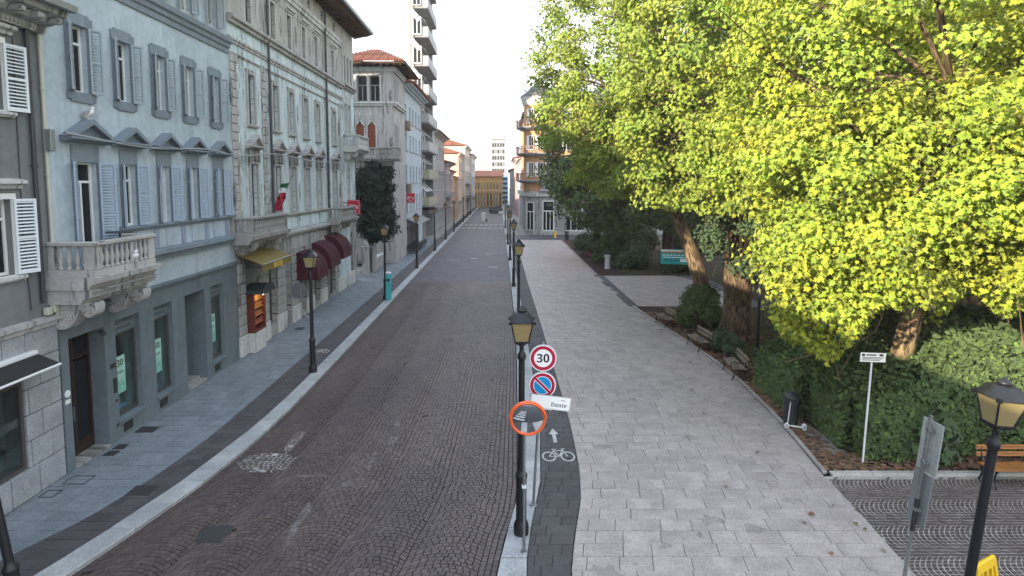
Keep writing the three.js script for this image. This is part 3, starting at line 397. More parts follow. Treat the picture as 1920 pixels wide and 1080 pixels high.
// ---------------------------------------------------------------- grey house at the left edge (also the roof that keeps the street in shade)
{
  const D0 = -26, L = 40.25, b = bldg('grey_house', 'dark grey plastered house with white shutters at the left edge of the street', -10.5, D0), U = (d) => d - D0;
  const us = [12.72, 10.4, 8.1].map(U), sw = rect(U(10.9), U(13.12), 0.72, 2.68);
  wall(b, 0, L, 3.86, 10.42, [...holes(us, 0.86, 8.55, 9.95), ...holes(us, 0.86, 5.05, 6.68)], M.greyWall);
  body2(b, L, 10.6, 9.5, M.greyWall, -0.36, 3.7, -3); pitched(b, L, 10.98, 10, 0.85, 1.3, M.tileDark);
  row(b, us, 8.55, 9.95, 0.86, { sur: { m: M.frameWhite, side: 0.1, top: 0.12, bot: 0.08 }, sill: M.stonePale, lintel: 1, lintelUp: 0.2, sh: { m: M.shutterWhite, w: 0.5, open: 0.22 } });
  row(b, us, 5.05, 6.68, 0.86, { sur: { m: M.frameWhite, side: 0.1, top: 0.12, bot: 0.08 }, sill: M.stonePale, lintel: 1, lintelUp: 0.22, sh: { m: M.shutterWhite, w: 0.5, open: 0.22 } });
  obj('cornice', prof(cornice(10.88, 0.75, 0.5), 0, L), M.stone, b);
  for (let u = U(10.6); u < L - 0.05; u += 0.11) obj('dentil', box(u, 10.42, 0.19, 0.06, 0.08, 0.08), M.stone, b);
  for (let u = U(10.8); u < L - 0.1; u += 0.55) obj('modillion', cbox(u, 10.56, 0.42, 0.2, 0.13, 0.5, 0.03), M.stone, b);
  obj('ledge', prof(band(3.72, 3.95, 0.14), 0, L), M.stone, b);
  obj('gutter', prof([[0.78, 10.84], [0.95, 10.84], [0.97, 10.98], [0.78, 10.94]], 0, L), M.zinc, b);
  wall(b, 0, L, 0.002, 3.72, [sw], M.backing, 0.4, 'backing', -0.05);
  // ashlar cladding: one slab each, with open joints
  const rows = [[0.02, 0.68, 0.8], [0.7, 1.28, 0.62], [1.3, 1.87, 0.62], [1.89, 2.45, 0.62], [2.47, 3.08, 0.62], [3.1, 3.7, 0.62]];
  rows.forEach(([y0, y1, w], r) => { for (let d = 14.25; d > 6.5; d -= w * 1.02) { const w2 = d === 14.25 && r % 2 ? w * 0.6 : w, a = d - w2 + 0.012, c = d; if (r % 2 && d === 14.25) d += w * 0.42; if (y1 > 0.72 && y0 < 2.68 && a < 13.12) { if (c > 13.16) obj('ashlar_slab', cbox(U((13.16 + c) / 2), y0, -0.02, c - 13.16, y1 - y0, 0.1, 0.008), M.slabClad, b); continue; } obj('ashlar_slab', cbox(U((a + c) / 2), y0, -0.02, c - a, y1 - y0, 0.1, 0.008), M.slabClad, b); } });
  obj('vent', box(U(13.0), 0.28, 0.04, 0.16, 0.2, 0.02), M.frameGrey, b);
  // shop window with a deep lit-less display
  obj('shop_window', [box(U(12.01), 0.72, -0.06, 2.2, 0.06, 0.1), box(U(12.01), 2.62, -0.06, 2.2, 0.06, 0.1), box(U(13.09), 0.78, -0.06, 0.06, 1.84, 0.1), box(U(10.93), 0.78, -0.06, 0.06, 1.84, 0.1)], M.frameDark, b);
  obj('shop_glass', box(U(12.01), 0.78, -0.05, 2.1, 1.84, 0.01), M.clearGlass, b);
  obj('display_box', [box(U(12.55), 0.6, -1.5, 3.3, 0.1, 2.0), box(U(14.1), 0.7, -1.46, 0.06, 2.0, 1.9), box(U(12.5), 0.7, -2.45, 3.3, 2.0, 0.06)], M.slabClad, b);
  const aw = obj('awning', [prof([[0.06, 3.2], [0.08, 3.24], [0.6, 3.02], [0.58, 2.98]], U(10.6), U(13.45))], M.awningBlack, b);
  obj('awning_bar', [bar([U(10.6), 2.97, 0.6], [U(13.5), 2.97, 0.6], 0.03, 8), cbox(U(12), 3.2, 0.08, 2.95, 0.1, 0.16, 0.02), bar([U(13.4), 3.15, 0.05], [U(13.45), 2.97, 0.6], 0.015, 6)], M.steelWhite, aw);
  pipe(b, U(13.8), 4.3, 10.45, 0.09, 0.05, M.copperPipe); pipe(b, U(14.2), 3.9, 10.45, 0.08, 0.045, M.palePipe);
  obj('wall_cable', tube([[U(13.5), 10.3, 0.02], [U(13.46), 8, 0.02], [U(13.44), 6, 0.02], [U(13.5), 4.2, 0.03]], 0.012, 20, 5), M.copperPipe, b);
  obj('bracket_box', [cbox(U(13.9), 4.0, 0.1, 0.16, 0.17, 0.12), cbox(U(14.12), 4.02, 0.1, 0.17, 0.17, 0.12)], M.palePipe, b);
  obj('junction_box', cbox(U(14.2), 7.75, 0.18, 0.16, 0.5, 0.14, 0.01), M.zinc, b);
  // mannequins
  const mq = (d, z, label, turn, skirt) => { const t = thing('mannequin', label, 'mannequin', -10.5 + z, 0.7, -d, turn);
    obj('body', lathe([[0.001, 1.62], [0.05, 1.6], [0.075, 1.52], [0.06, 1.43], [0.045, 1.38], [0.05, 1.34], [0.16, 1.28], [0.17, 1.15], [0.13, 0.98], [0.15, 0.85], [0.13, 0.6], [0.11, 0.3], [0.1, 0.02]], 16).scale(1, 1, 0.7), M.skin, t);
    obj('top', lathe([[0.06, 1.345], [0.175, 1.29], [0.185, 1.15], [0.145, 0.97], [0.16, 0.88]], 16).scale(1, 1, 0.75), M.cloth1, t); obj('skirt', lathe([[0.155, 0.93], [0.2, 0.7], [0.24, 0.4], [0.27, 0.12]], 16).scale(1, 1, 0.75), skirt, t); obj('stand', cyl(0, 0, 0, 0.15, 0.15, 0.02, 16), M.galv, t); return t; };
  mq(13.8, -0.62, 'mannequin in a pale top and dark green skirt behind the shop window', 1.2, M.cloth2); mq(13.5, -0.5, 'mannequin in a red skirt beside the shop mannequin in green', 1.4, M.red);
  const bag = obj('handbag', [cbox(0, 0, 0, 0.22, 0.26, 0.08, 0.03), tube([[-0.08, 0.25, 0], [-0.05, 0.42, 0], [0.05, 0.42, 0], [0.08, 0.25, 0]], 0.012, 12, 6)], M.orange); bag.position.set(-11.02, 1.55, -13.98); tag(bag, 'orange handbag hung beside the mannequin in the green skirt', 'handbag');
}
// ---------------------------------------------------------------- pale blue house with the bank
{
  const D0 = 14.3, L = 9.82, b = bldg('pale_house', 'pale blue-grey house with a bank on the ground floor and a balustrade balcony', -10.5, D0), us = [1.3, 3.1, 4.93, 6.72, 8.62];
  wall(b, 0, L, 3.9, 14.6, [...holes(us, 0.62, 9.28, 10.92), ...holes(us.slice(1), 0.62, 5.82, 7.55), rect(1.3 - 0.42, 1.3 + 0.42, 4.92, 7.55), ...holes(us, 0.6, 12.75, 14.2)], M.paleWall);
  body2(b, L, 14.7, 9.5, M.paleWall, -0.9, 3.76, -5); pitched(b, L, 14.95, 10, 1.0, 2.8, M.tileDark);  // ridge raised out of view to shade the lower tree foliage
  row(b, us, 9.28, 10.92, 0.62, { sur: { m: M.blueGrey, side: 0.17, top: 0.24, bot: 0.2, ears: 0.04 }, sh: { m: M.shutterGrey, w: 0.33, open: 0.5 } });
  row(b, us.slice(1), 5.82, 7.55, 0.62, { sur: { m: M.blueGrey, side: 0.1, top: 0.42, bot: 0.02, d: 0.035 }, ped: { m: M.blueGrey, up: 0.47, hw: 0.73, ph: 0.56 }, sh: { m: M.shutterBlue, w: 0.34, open: 0.6 } });
  win(b, us[0], 4.92, 7.55, 0.84, { transom: 0.8, sur: { m: M.blueGrey, side: 0.1, top: 0.42, bot: 0.001, d: 0.035 }, ped: { m: M.blueGrey, up: 0.47, hw: 0.85, ph: 0.6 }, sh: { m: M.shutterBlue, w: 0.42, open: 0.5 } });
  row(b, us, 12.75, 14.2, 0.6, { sh: { m: M.shutterGrey, w: 0.33, open: 0.4 } });
  obj('cornice', [prof(cornice(12.55, 0.22, 0.55), 0, L)], M.blueGrey, b); obj('eave', [prof([[0, 14.55], [0.95, 14.72], [0.95, 14.85], [0, 14.85]], 0, L + 0.1), ...Array.from({ length: 17 }, (_, k) => cbox(0.3 + k * 0.58, 14.5, 0.45, 0.1, 0.16, 0.85, 0.02))], M.eaveWood, b);
  obj('gutter', prof([[0.95, 14.72], [1.1, 14.72], [1.12, 14.9], [0.95, 14.86]], 0, L + 0.1), M.zinc, b);
  obj('sill_course', prof(band(5.66, 5.8, 0.14), 2.5, L), M.blueGrey, b);
  for (let k = 0; k < 9; k++) obj('panel', cbox(3.1 + k * 0.8 - 0.35, 5.05, 0.02, k % 2 ? 0.5 : 0.24, 0.58, 0.04, 0.008), k % 2 ? M.frieze : M.plinthPaint, b);
  obj('string_course', prof(band(4.72, 5.02, 0.28), 2.4, L), M.blueGrey, b);
  obj('shop_cornice', prof(band(3.78, 3.93, 0.12), 0, L), M.shopGrey, b);
  // ground floor
  const shop = [rect(0.28, 1.62, 0.02, 3.25), rect(2.08, 3.2, 0.42, 3.3), rect(3.95, 4.98, 0.42, 3.28), rect(5.78, 7.15, 0.02, 3.3), rect(7.6, 8.6, 0.42, 3.3)];
  wall(b, 0, L, 0.002, 3.78, shop, M.shopGrey, 0.5, 'shopfront', 0.03);
  obj('reveal_wall', [box(0.95, 0, -1.55, 1.6, 3.4, 0.05), box(0.2, 0, -1.0, 0.06, 3.3, 1.1), box(1.68, 0, -1.0, 0.06, 3.3, 1.1), box(0.95, 3.3, -1.0, 1.5, 0.06, 1.1)], M.shopGrey, b);
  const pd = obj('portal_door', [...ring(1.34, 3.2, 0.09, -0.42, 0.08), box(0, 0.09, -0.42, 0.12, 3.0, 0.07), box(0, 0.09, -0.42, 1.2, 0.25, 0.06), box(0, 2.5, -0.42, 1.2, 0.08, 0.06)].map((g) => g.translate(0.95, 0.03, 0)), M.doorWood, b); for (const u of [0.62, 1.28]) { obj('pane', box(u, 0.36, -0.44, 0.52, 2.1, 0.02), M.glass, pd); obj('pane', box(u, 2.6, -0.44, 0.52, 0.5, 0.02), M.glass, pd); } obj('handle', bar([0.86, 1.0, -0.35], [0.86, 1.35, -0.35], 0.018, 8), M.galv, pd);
  const face = canvasTex(128, 256, (g, w, h) => { g.fillStyle = '#0c1214'; g.fillRect(0, 0, w, h); g.fillStyle = '#7fa2bb'; g.beginPath(); g.ellipse(56, 110, 34, 70, 0.1, 0, 7); g.fill(); g.fillStyle = '#2b3f4e'; g.beginPath(); g.ellipse(84, 60, 30, 34, 0, 0, 7); g.fill(); g.fillStyle = '#c4d3da'; g.fillRect(44, 150, 20, 70); });
  obj('painted_reflection', box(0.62, 1.75, -0.405, 0.5, 1.15, 0.012), new THREE.MeshStandardMaterial({ map: uvFix(face, 0.37, 1.75, 0.5, 1.15), roughness: 0.4, name: 'poster_print' }), b);  // reflection of a poster in the door glass, painted as a print
  obj('entry_panel', [box(1.95, 1.35, 0.04, 0.13, 0.4, 0.03), box(1.9, 2.05, 0.04, 0.2, 0.12, 0.02), box(1.98, 1.08, 0.04, 0.07, 0.07, 0.02), box(1.98, 0.4, 0.04, 0.07, 0.07, 0.02)], M.plasticDark, b);
  obj('round_plate', [strip(new THREE.CylinderGeometry(0.09, 0.09, 0.02, 20).rotateX(Math.PI / 2).translate(0.13, 1.95, 0.045)), box(0.13, 1.7, 0.04, 0.16, 0.1, 0.02)], M.frameWhite, b);
  obj('entry_step', box(0.95, 0.002, -0.5, 1.3, 0.05, 1.1), M.stoneDark, b); obj('spot_lamp', [cyl(1.5, 3.05, 0.1, 0.06, 0.05, 0.1, 10), box(1.5, 3.12, 0.03, 0.05, 0.05, 0.1)], M.plasticDark, b);
  const sign = (text2) => canvasTex(512, 200, (g, w, h) => { g.fillStyle = '#5d676e'; g.fillRect(0, 0, w, h); g.fillStyle = '#20262a'; g.fillRect(18, 20, 60, 70); g.font = 'bold 66px sans-serif'; g.fillText('CA DI CREDITO', 84, 82, 400); g.fillText('COOPERATIVO', 22, 168, 400); });
  const poster = canvasTex(256, 480, (g, w, h) => { const q = g.createLinearGradient(0, 0, w, h); q.addColorStop(0, '#eef4f2'); q.addColorStop(0.6, '#dcefe8'); q.addColorStop(1, '#a9d8cc'); g.fillStyle = q; g.fillRect(0, 0, w, h); g.fillStyle = '#10181a'; g.font = 'bold 120px sans-serif'; g.fillText('130', 22, 130); g.fillStyle = '#c24a5e'; g.beginPath(); g.arc(70, 210, 34, 0, 7); g.fill(); g.fillStyle = '#334'; g.font = 'bold 44px sans-serif'; g.fillText('ANNI', 110, 225); g.fillStyle = '#8fc9bd'; for (let k = 0; k < 9; k++) g.fillRect(20 + k * 23, 300 + (k % 3) * 26, 16, 120 - (k % 4) * 18); });
  const signM = (u0, y0, w, h) => new THREE.MeshStandardMaterial({ map: uvFix(sign(), u0, y0, w, h), roughness: 0.6, name: 'bank_lettering' });
  for (const [a, c] of [[2.08, 3.2], [3.95, 4.98], [7.6, 8.6]]) {
    const m = (a + c) / 2, w = c - a, W = obj('shop_window', [box(a + 0.03, 0.6, -0.14, 0.05, 2.3, 0.06), box(c - 0.03, 0.6, -0.14, 0.05, 2.3, 0.06), box(m, 0.58, -0.14, w, 0.05, 0.06), box(m, 2.84, -0.14, w, 0.05, 0.06)], M.frameDark, b);
    obj('sill', prof([[-0.42, 0.42], [0.1, 0.42], [0.1, 0.5], [-0.42, 0.58]], a - 0.03, c + 0.03), M.shopGrey, W); obj('glass', box(m, 0.62, -0.14, w - 0.1, 2.22, 0.01), M.clearGlass, W);
    obj('sign_panel', box(m, 2.89, -0.13, w, 0.42, 0.05), signM(a, 2.89, w, 0.42), W);
    const P = obj('poster', box(a + 0.38, 1.15, -0.17, 0.56, 1.05, 0.01), new THREE.MeshStandardMaterial({ map: uvFix(poster, a + 0.1, 1.15, 0.56, 1.05), roughness: 0.6, name: 'poster_print' }), W);
    obj('display', [box(m + 0.2, 0.62, -0.75, 0.5, 0.45, 0.3), box(m, 0.58, -0.7, w, 0.03, 0.5)], M.blueFar, W); obj('vent_grille', [box(m - 0.2, 0.12, 0.035, 0.42, 0.24, 0.02), ...[0, 1, 2, 3].map((k) => box(m - 0.2, 0.15 + k * 0.05, 0.05, 0.38, 0.02, 0.02))], M.ironDull, W);
  }
  obj('bank_room', [box(5.6, 0.03, -4.9, 8.2, 3.6, 0.06), box(5.6, 0.003, -2.7, 8.2, 0.03, 4.3), box(5.6, 3.6, -2.7, 8.2, 0.06, 4.3), box(5.35, 0.04, -2.7, 0.08, 3.5, 4.3), box(7.32, 0.04, -2.7, 0.08, 3.5, 4.3)], M.interior, b);
  obj('recess', [box(6.46, 0.0, -0.85, 1.3, 3.3, 0.05), box(7.16, 0, -0.68, 0.04, 3.3, 0.4)], M.shopGrey, b); obj('recess_door', box(5.84, 0.05, -0.62, 0.06, 2.6, 0.45), M.frameDark, b); obj('step', [box(6.46, 0.002, -0.3, 1.34, 0.1, 0.6), box(6.46, 0.1, -0.5, 1.34, 0.08, 0.5)], M.stoneDark, b);
  // balcony with scroll brackets
  balcony(b, -0.2, 2.3, 1.1, 4.84, { m: M.stone, hb: 0.56, plinth: 0.16 });
  obj('balcony_cornice', prof([[0, 4.2], [0.75, 4.2], [0.8, 4.3], [1.0, 4.36], [1.02, 4.5], [1.2, 4.54], [0, 4.54]], -0.25, 2.4), M.stone, b);
  scroll(b, 0.1, 4.2, 0.95, 0.62, M.stone); scroll(b, 2.05, 4.2, 0.95, 0.62, M.stone);
  const tb = thing('balcony_table', 'round dark table on the balustrade balcony of the pale house', 'table', -9.9, 4.84, -15.9); obj('top', cyl(0, 0.9, 0, 0.32, 0.32, 0.03, 20), M.plasticDark, tb); obj('leg', cyl(0, 0, 0, 0.03, 0.03, 0.9, 8), M.plasticDark, tb); obj('foot', cyl(0, 0, 0, 0.2, 0.18, 0.02, 16), M.plasticDark, tb);
}
function uvFix(t, u0, y0, w, h) { const c = t.clone(); c.wrapS = c.wrapT = THREE.RepeatWrapping; c.repeat.set(1 / w, 1 / h); c.offset.set(-u0 / w, -y0 / h); c.needsUpdate = true; return c; }
// ---------------------------------------------------------------- palazzo with quoins, pediments, flag balcony and awnings
{
  const D0 = 24.14, L = 20.4, b = bldg('palazzo', 'weathered pale palazzo with quoins, pediments, balconies and a painted top floor', -10.5, D0);
  const us = [2.05, 4.85, 7.05, 9.3, 11.5, 14.95];
  wall(b, 0, L, 4.3, 13.4, [...holes(us, 0.66, 9.5, 11.55), ...holes(us, 0.68, 5.62, 7.85), arch(18.0, 18.7, 5.9, 8.4), rect(17.6, 18.3, 10.4, 12.4), rect(18.6, 19.3, 10.4, 12.4)], M.palazzo);
  wall(b, 0, L, 13.4, 17.4, [...holes(us, 0.6, 13.62, 15.3), ...holes([6, 8.2, 10.4, 12.9, 15.5], 0.45, 16.6, 17.1), rect(17.5, 18.1, 13.7, 15.7), rect(18.3, 18.9, 13.7, 15.7), rect(19.1, 19.7, 13.7, 15.7)], M.fresco);
  body2(b, L, 17.4, 19, M.palazzo, -0.9, 4.38, -5.5); pitched(b, L, 17.85, 20, 1.3, 3.4, M.tile, 0.5);  // unseen depth and ridge enlarged to shade the villa wall
  row(b, us, 9.5, 11.55, 0.66, { fm: M.frameDark, transom: 0.8, sur: { m: M.stone, side: 0.16, top: 0.2, bot: 0.02, d: 0.07 }, sill: M.stone });
  row(b, us, 5.62, 7.85, 0.68, { fm: M.frameDark, transom: 0.8, sur: { m: M.stone, side: 0.16, top: 0.1, bot: 0.01, d: 0.08 }, ped: { m: M.stone, up: 0.62, hw: 0.72, ph: 0.62, panel: M.stoneDark } });
  row(b, us, 13.62, 15.3, 0.6, { fm: M.frameDark, mull: false, transom: 2, sur: { m: M.stonePale, side: 0.1, top: 0.1, bot: 0.01, d: 0.04 }, lintel: 1, lintelUp: 0.14, lintelM: M.stonePale });
  for (const u of [3.45, 5.95, 8.15, 10.4, 12.9]) obj('lozenge', [ext(shp([[0, -0.5], [0.17, 0], [0, 0.5], [-0.17, 0]], [[[0, -0.36], [0.11, 0], [0, 0.36], [-0.11, 0]]]), 0.02).translate(u, 14.5, 0), box(u, 13.7, 0.005, 0.5, 0.03, 0.012), box(u, 15.4, 0.005, 0.5, 0.03, 0.012)], M.lozenge, b);
  row(b, [6, 8.2, 10.4, 12.9, 15.5], 16.6, 17.1, 0.45, { fm: M.frameDark, mull: false, transom: 2, f: 0.04 });
  for (const [a, w, o] of [[17.8, 0.6, 13.7], [18.6, 0.6, 13.7], [19.4, 0.6, 13.7]]) win(b, a, o, o + 2.0, w, { fm: M.frameGrey, mull: false, transom: 0.75 });
  for (const u of [17.95, 18.95]) win(b, u, 10.4, 12.4, 0.7, { fm: M.frameGrey, mull: false, transom: 0.7, sur: { m: M.stonePale, side: 0.06, top: 0.08, bot: 0.02, d: 0.06 } });
  for (const u of [17.42, 18.2, 19.0, 19.8]) obj('colonnette', lathe([[0.1, 0], [0.1, 0.12], [0.06, 0.16], [0.055, 1.7], [0.1, 1.8], [0.12, 1.95], [0, 1.95]], 12, u, 13.7, 0.04), M.stonePale, b);
  obj('loggia_sill', prof(band(13.4, 13.68, 0.32), 17.1, L), M.stone, b);
  win(b, 18.35, 5.9, 8.4, 0.7, { fm: M.frameDark, transom: 0.7 }); obj('arch_surround', ext(shp(arch(17.86, 18.84, 5.9, 8.58), [arch(18.0, 18.7, 5.9, 8.4)]), 0.06), M.stonePale, b);
  for (const u of [17.95, 18.95]) obj('ogee', ext(shp([[u - 0.42, 12.4], [u - 0.3, 12.4], [u - 0.2, 12.75], [u, 13.0], [u + 0.2, 12.75], [u + 0.3, 12.4], [u + 0.42, 12.4], [u + 0.25, 12.9], [u, 13.3], [u - 0.25, 12.9]]), 0.07), M.stonePale, b);
  obj('string_course', [prof(band(13.25, 13.55, 0.26), 0, 17.1)], M.stone, b); obj('architrave', [prof(band(12.5, 12.72, 0.1), 0, 17.1), prof(band(12.05, 12.15, 0.06), 0, 17.1)], M.stone, b);
  obj('frieze_course', prof(band(15.95, 16.35, 0.16), 0, 17.1), M.stonePale, b);
  obj('eave', [prof([[0, 17.35], [1.25, 17.62], [1.25, 17.74], [0, 17.74]], -0.1, L + 0.6), ...Array.from({ length: 34 }, (_, k) => box(0.3 + k * 0.6, 17.32, 0.6, 0.09, 0.14, 1.15))], M.eaveWood, b);
  obj('gutter', prof([[1.25, 17.62], [1.42, 17.62], [1.44, 17.8], [1.25, 17.76]], -0.1, L + 0.5), M.zinc, b);
  quoins(b, 0.36, 0.62, 4.95, 12.0, 0.34, M.stone); quoins(b, 3.45, 0.5, 5.4, 12.0, 0.34, M.stone); quoins(b, 13.5, 0.42, 5.4, 12.0, 0.36, M.stone); quoins(b, 16.35, 0.45, 5.4, 12.0, 0.36, M.stone);
  pipe(b, 3.95, 4.6, 17.4, 0.12, 0.06, M.copperPipe); pipe(b, 13.15, 0.3, 17.4, 0.12, 0.06, M.copperPipe);
  obj('sill_course', prof(band(5.4, 5.56, 0.16), 3.9, 13.1), M.stone, b); obj('belt_course', prof(band(4.4, 4.66, 0.24), 0, L), M.stone, b);
  for (let k = 0; k < 5; k++) obj('panel', cbox(4.9 + k * 1.85, 4.75, 0.02, 1.5, 0.58, 0.05, 0.02), M.palazzo, b);
  balcony(b, -0.35, 3.6, 0.85, 4.98, { m: M.stoneDark, hb: 0.5, slab: 0.35 }); scroll(b, 0.3, 4.65, 0.7, 0.5, M.stoneDark); scroll(b, 3.0, 4.65, 0.7, 0.5, M.stoneDark);
  balcony(b, 13.0, 16.6, 0.85, 4.85, { m: M.stoneDark, hb: 0.48, slab: 0.32 }); scroll(b, 13.4, 4.53, 0.7, 0.42, M.stone); scroll(b, 16.1, 4.53, 0.7, 0.42, M.stone);
  balcony(b, 17.3, 20.5, 1.0, 9.45, { m: M.stonePale, hb: 0.62, slab: 0.3 }); scroll(b, 17.7, 9.15, 0.8, 0.5, M.stonePale); scroll(b, 20.0, 9.15, 0.8, 0.5, M.stonePale);
  // rusticated ground floor: openings between piers
  const op = [rect(0.72, 2.0, 0.02, 3.7), rect(3.2, 4.25, 0.5, 3.6), rect(5.4, 6.3, 0.02, 3.6), rect(7.45, 8.6, 0.3, 3.3), rect(9.9, 11.2, 0.3, 3.3), rect(12.4, 13.0, 0.02, 3.3), rect(13.6, 14.6, 0.3, 3.3), arch(18.6, 19.3, 0.6, 3.8)];
  wall(b, 0, L, 0.002, 4.4, op, M.rustic, 0.5, 'ground_floor_wall');
  obj('shop_room', [box(7.7, 0.03, -5.4, 15.2, 4.2, 0.06), box(7.7, 0.003, -2.95, 15.2, 0.03, 4.8), box(7.7, 4.22, -2.95, 15.2, 0.06, 4.8), box(15.3, 0.04, -2.95, 0.06, 4.15, 4.8), box(6.9, 0.04, -2.95, 0.08, 4.15, 4.8), box(11.9, 0.04, -2.95, 0.08, 4.15, 4.8)], M.shopPlaster, b);
  for (const [a, c] of [[0.02, 0.7], [2.02, 3.18], [4.27, 5.38], [6.32, 7.43], [8.62, 9.88], [11.22, 12.38]]) { obj('pier_base', cbox((a + c) / 2, 0.01, 0.06, c - a, 0.85, 0.13, 0.02), M.stonePale, b); for (let k = 0; k < 7; k++) obj('rustic_block', cbox((a + c) / 2, 0.88 + k * 0.42, 0.05, c - a, 0.4, 0.1, 0.03), M.rustic, b); }
  for (const u of [3.72, 8.02, 10.55, 14.1]) { const W = obj('shop_window', ring(u === 14.1 ? 0.98 : u === 3.72 ? 1.03 : 1.15, 3.0, 0.06, 0, 0.07).map((g) => g), M.frameDark, b); W.position.set(u, u === 3.72 ? 0.52 : 0.32, -0.25); obj('glass', box(0, 0.06, -0.01, 0.95, 2.86, 0.012), M.clearGlass, W); obj('display', [box(0, -0.2, -0.7, 0.9, 0.75, 0.5), box(-0.2, 0.56, -0.75, 0.2, 0.5, 0.2), box(0.22, 0.56, -0.65, 0.25, 0.35, 0.2)], M.woodOld, W); }
  for (const [u, w] of [[5.85, 0.88], [12.7, 0.58]]) { const D = obj('door', [...ring(w, 3.5, 0.08, -0.3, 0.08), box(0, 0.08, -0.32, 0.05, 2.6, 0.05), box(0, 2.7, -0.3, w, 0.07, 0.07), box(0, 0.08, -0.34, w - 0.1, 2.6, 0.03)].map((g) => g.translate(u, 0.02, 0)), M.doorWood, b); obj('pane', box(u, 2.8, -0.33, w - 0.16, 0.62, 0.02), M.glass, D); obj('handle', bar([u + 0.1, 1.0, -0.24], [u + 0.1, 1.25, -0.24], 0.015, 6), M.galv, D); }  // near-black door leaves stand in for the unlit dark of these openings
  for (const u of [6.9, 8.0, 9.2, 10.4]) obj('relief_panel', [cbox(u, 3.72, 0.03, 0.55, 0.6, 0.06, 0.02), cbox(u - 0.42, 3.68, 0.05, 0.12, 0.68, 0.1, 0.02), cbox(u + 0.42, 3.68, 0.05, 0.12, 0.68, 0.1, 0.02)], M.stone, b);
  wall(b, 15.3, 18.4, 0.9, 4.38, [], M.palazzo, 0.05, 'plain_wall', 0.06); obj('plinth', cbox(17.2, 0.01, 0.06, 4.4, 0.88, 0.14, 0.02), M.stonePale, b);
  // yellow awning
  const ya = obj('awning', [prof([[0.05, 4.2], [0.05, 4.24], [1.05, 3.82], [1.05, 3.78]], 0.0, 3.35)], M.awningYellow, b); obj('valance', [box(1.675, 3.5, 1.06, 3.35, 0.3, 0.02)], M.awningYellow, ya);
  const yt = canvasTex(256, 64, (g, w, h) => { g.fillStyle = '#b79a3c'; g.fillRect(0, 0, w, h); g.strokeStyle = g.fillStyle = '#4a3a14'; g.lineWidth = 3; g.strokeRect(70, 6, 116, 52); g.font = 'bold 34px serif'; g.fillText('CAFFÈ', 80, 44, 96); });
  obj('valance_lettering', box(1.7, 3.52, 1.074, 1.0, 0.26, 0.004), new THREE.MeshStandardMaterial({ map: uvFix(yt, 1.2, 3.52, 1.0, 0.26), roughness: 0.8, name: 'valance_print' }), ya);
  obj('awning_arm', [bar([0.2, 3.0, 0.06], [0.15, 3.55, 1.0], 0.02, 6), bar([3.2, 3.0, 0.06], [3.25, 3.55, 1.0], 0.02, 6), bar([0.0, 3.8, 1.06], [3.35, 3.8, 1.06], 0.035, 8)], M.galv, ya);
  // three red dome awnings
  for (const [u, y] of [[7.95, 2.1], [10.5, 2.35], [13.2, 2.55]]) {
    const w = 1.0, L2 = [], n = 6, pt = (s, k, kk) => { const t = k / n * Math.PI / 2, zz = Math.cos(t) * kk, yy = Math.sin(t) * 1.15 * (0.55 + 0.45 * kk); return [u + s, y + 0.25 + yy * 1.0, 0.05 + zz * 1.1]; };
    for (let k = 0; k < n; k++) for (let q = 0; q < 3; q++) { const s0 = -w + q * 2 * w / 3, s1 = s0 + 2 * w / 3; L2.push([pt(s0, k, 1), pt(s1, k, 1), pt(s1, k + 1, 1), pt(s0, k + 1, 1)]); }
    for (const s of [-w, w]) for (let k = 0; k < n; k++) L2.push([[u + s, y + 0.25, 0.05], pt(s, k, 1), pt(s, k + 1, 1)]);
    const A = obj('dome_awning', quads(L2), M.awningRed, b); obj('valance', [box(u, y, 1.15, 2 * w, 0.26, 0.015), box(u - w, y, 0.6, 0.015, 0.26, 1.1), box(u + w, y, 0.6, 0.015, 0.26, 1.1)], M.awningRed, A);
    obj('awning_rib', [-w, -w / 3, w / 3, w].map((s) => tube(Array.from({ length: 7 }, (_, k) => { const p = pt(s, k, 1); return [p[0], p[1] + 0.012, p[2] + 0.012]; }), 0.016, 12, 5)), M.awningRed, A);
  }
}
{ // kiosk window of the cafe, glowing orange
  const k = thing('cafe_display', 'orange lit cafe display case under the yellow awning', 'display case', -10.45, 0, -25.5, Math.PI / 2);
  obj('case', [...ring(1.2, 1.6, 0.06, 0.15, 0.35), box(0, 0.05, 0, 1.15, 1.5, 0.04)].map((g) => g.translate(0, 0.85, 0)), mk('caseWood', [0.22, 0.05, 0.025], { map: T.wood }), k); obj('base', cbox(0, 0, 0.1, 1.2, 0.85, 0.45, 0.02), M.stonePale, k);
  for (let r = 0; r < 4; r++) obj('shelf', [box(0, 1.15 + r * 0.33, 0.12, 1.08, 0.03, 0.25), ...Array.from({ length: 7 }, (_, q) => box(-0.45 + q * 0.15, 1.18 + r * 0.33, 0.15, 0.1, 0.13 + 0.09 * hash(q, r, 4), 0.08))], mk('caseGoods' + r, [0.3, 0.08 + 0.03 * r, 0.04]), k);
  obj('canopy', [ext(shp([[-0.75, 0], [0.75, 0], [0.7, 0.16], [0.4, 0.32], [0, 0.37], [-0.4, 0.32], [-0.7, 0.16]]), 0.75).translate(0, 2.5, -0.02)], M.plasticDark, k);
  const l = obj('lamp_bulb', strip(new THREE.SphereGeometry(0.05, 12, 8).translate(-0.1, 2.42, 0.5)), mk('bulb', [1, 0.9, 0.75], { emissive: 0xffd9a8, emissiveIntensity: 3 }), k);
  const pt = new THREE.PointLight(new THREE.Color(1, 0.62, 0.32), 0.6, 8, 2); pt.position.set(-0.1, 2.42, 0.5); pt.castShadow = true; k.add(pt);
}
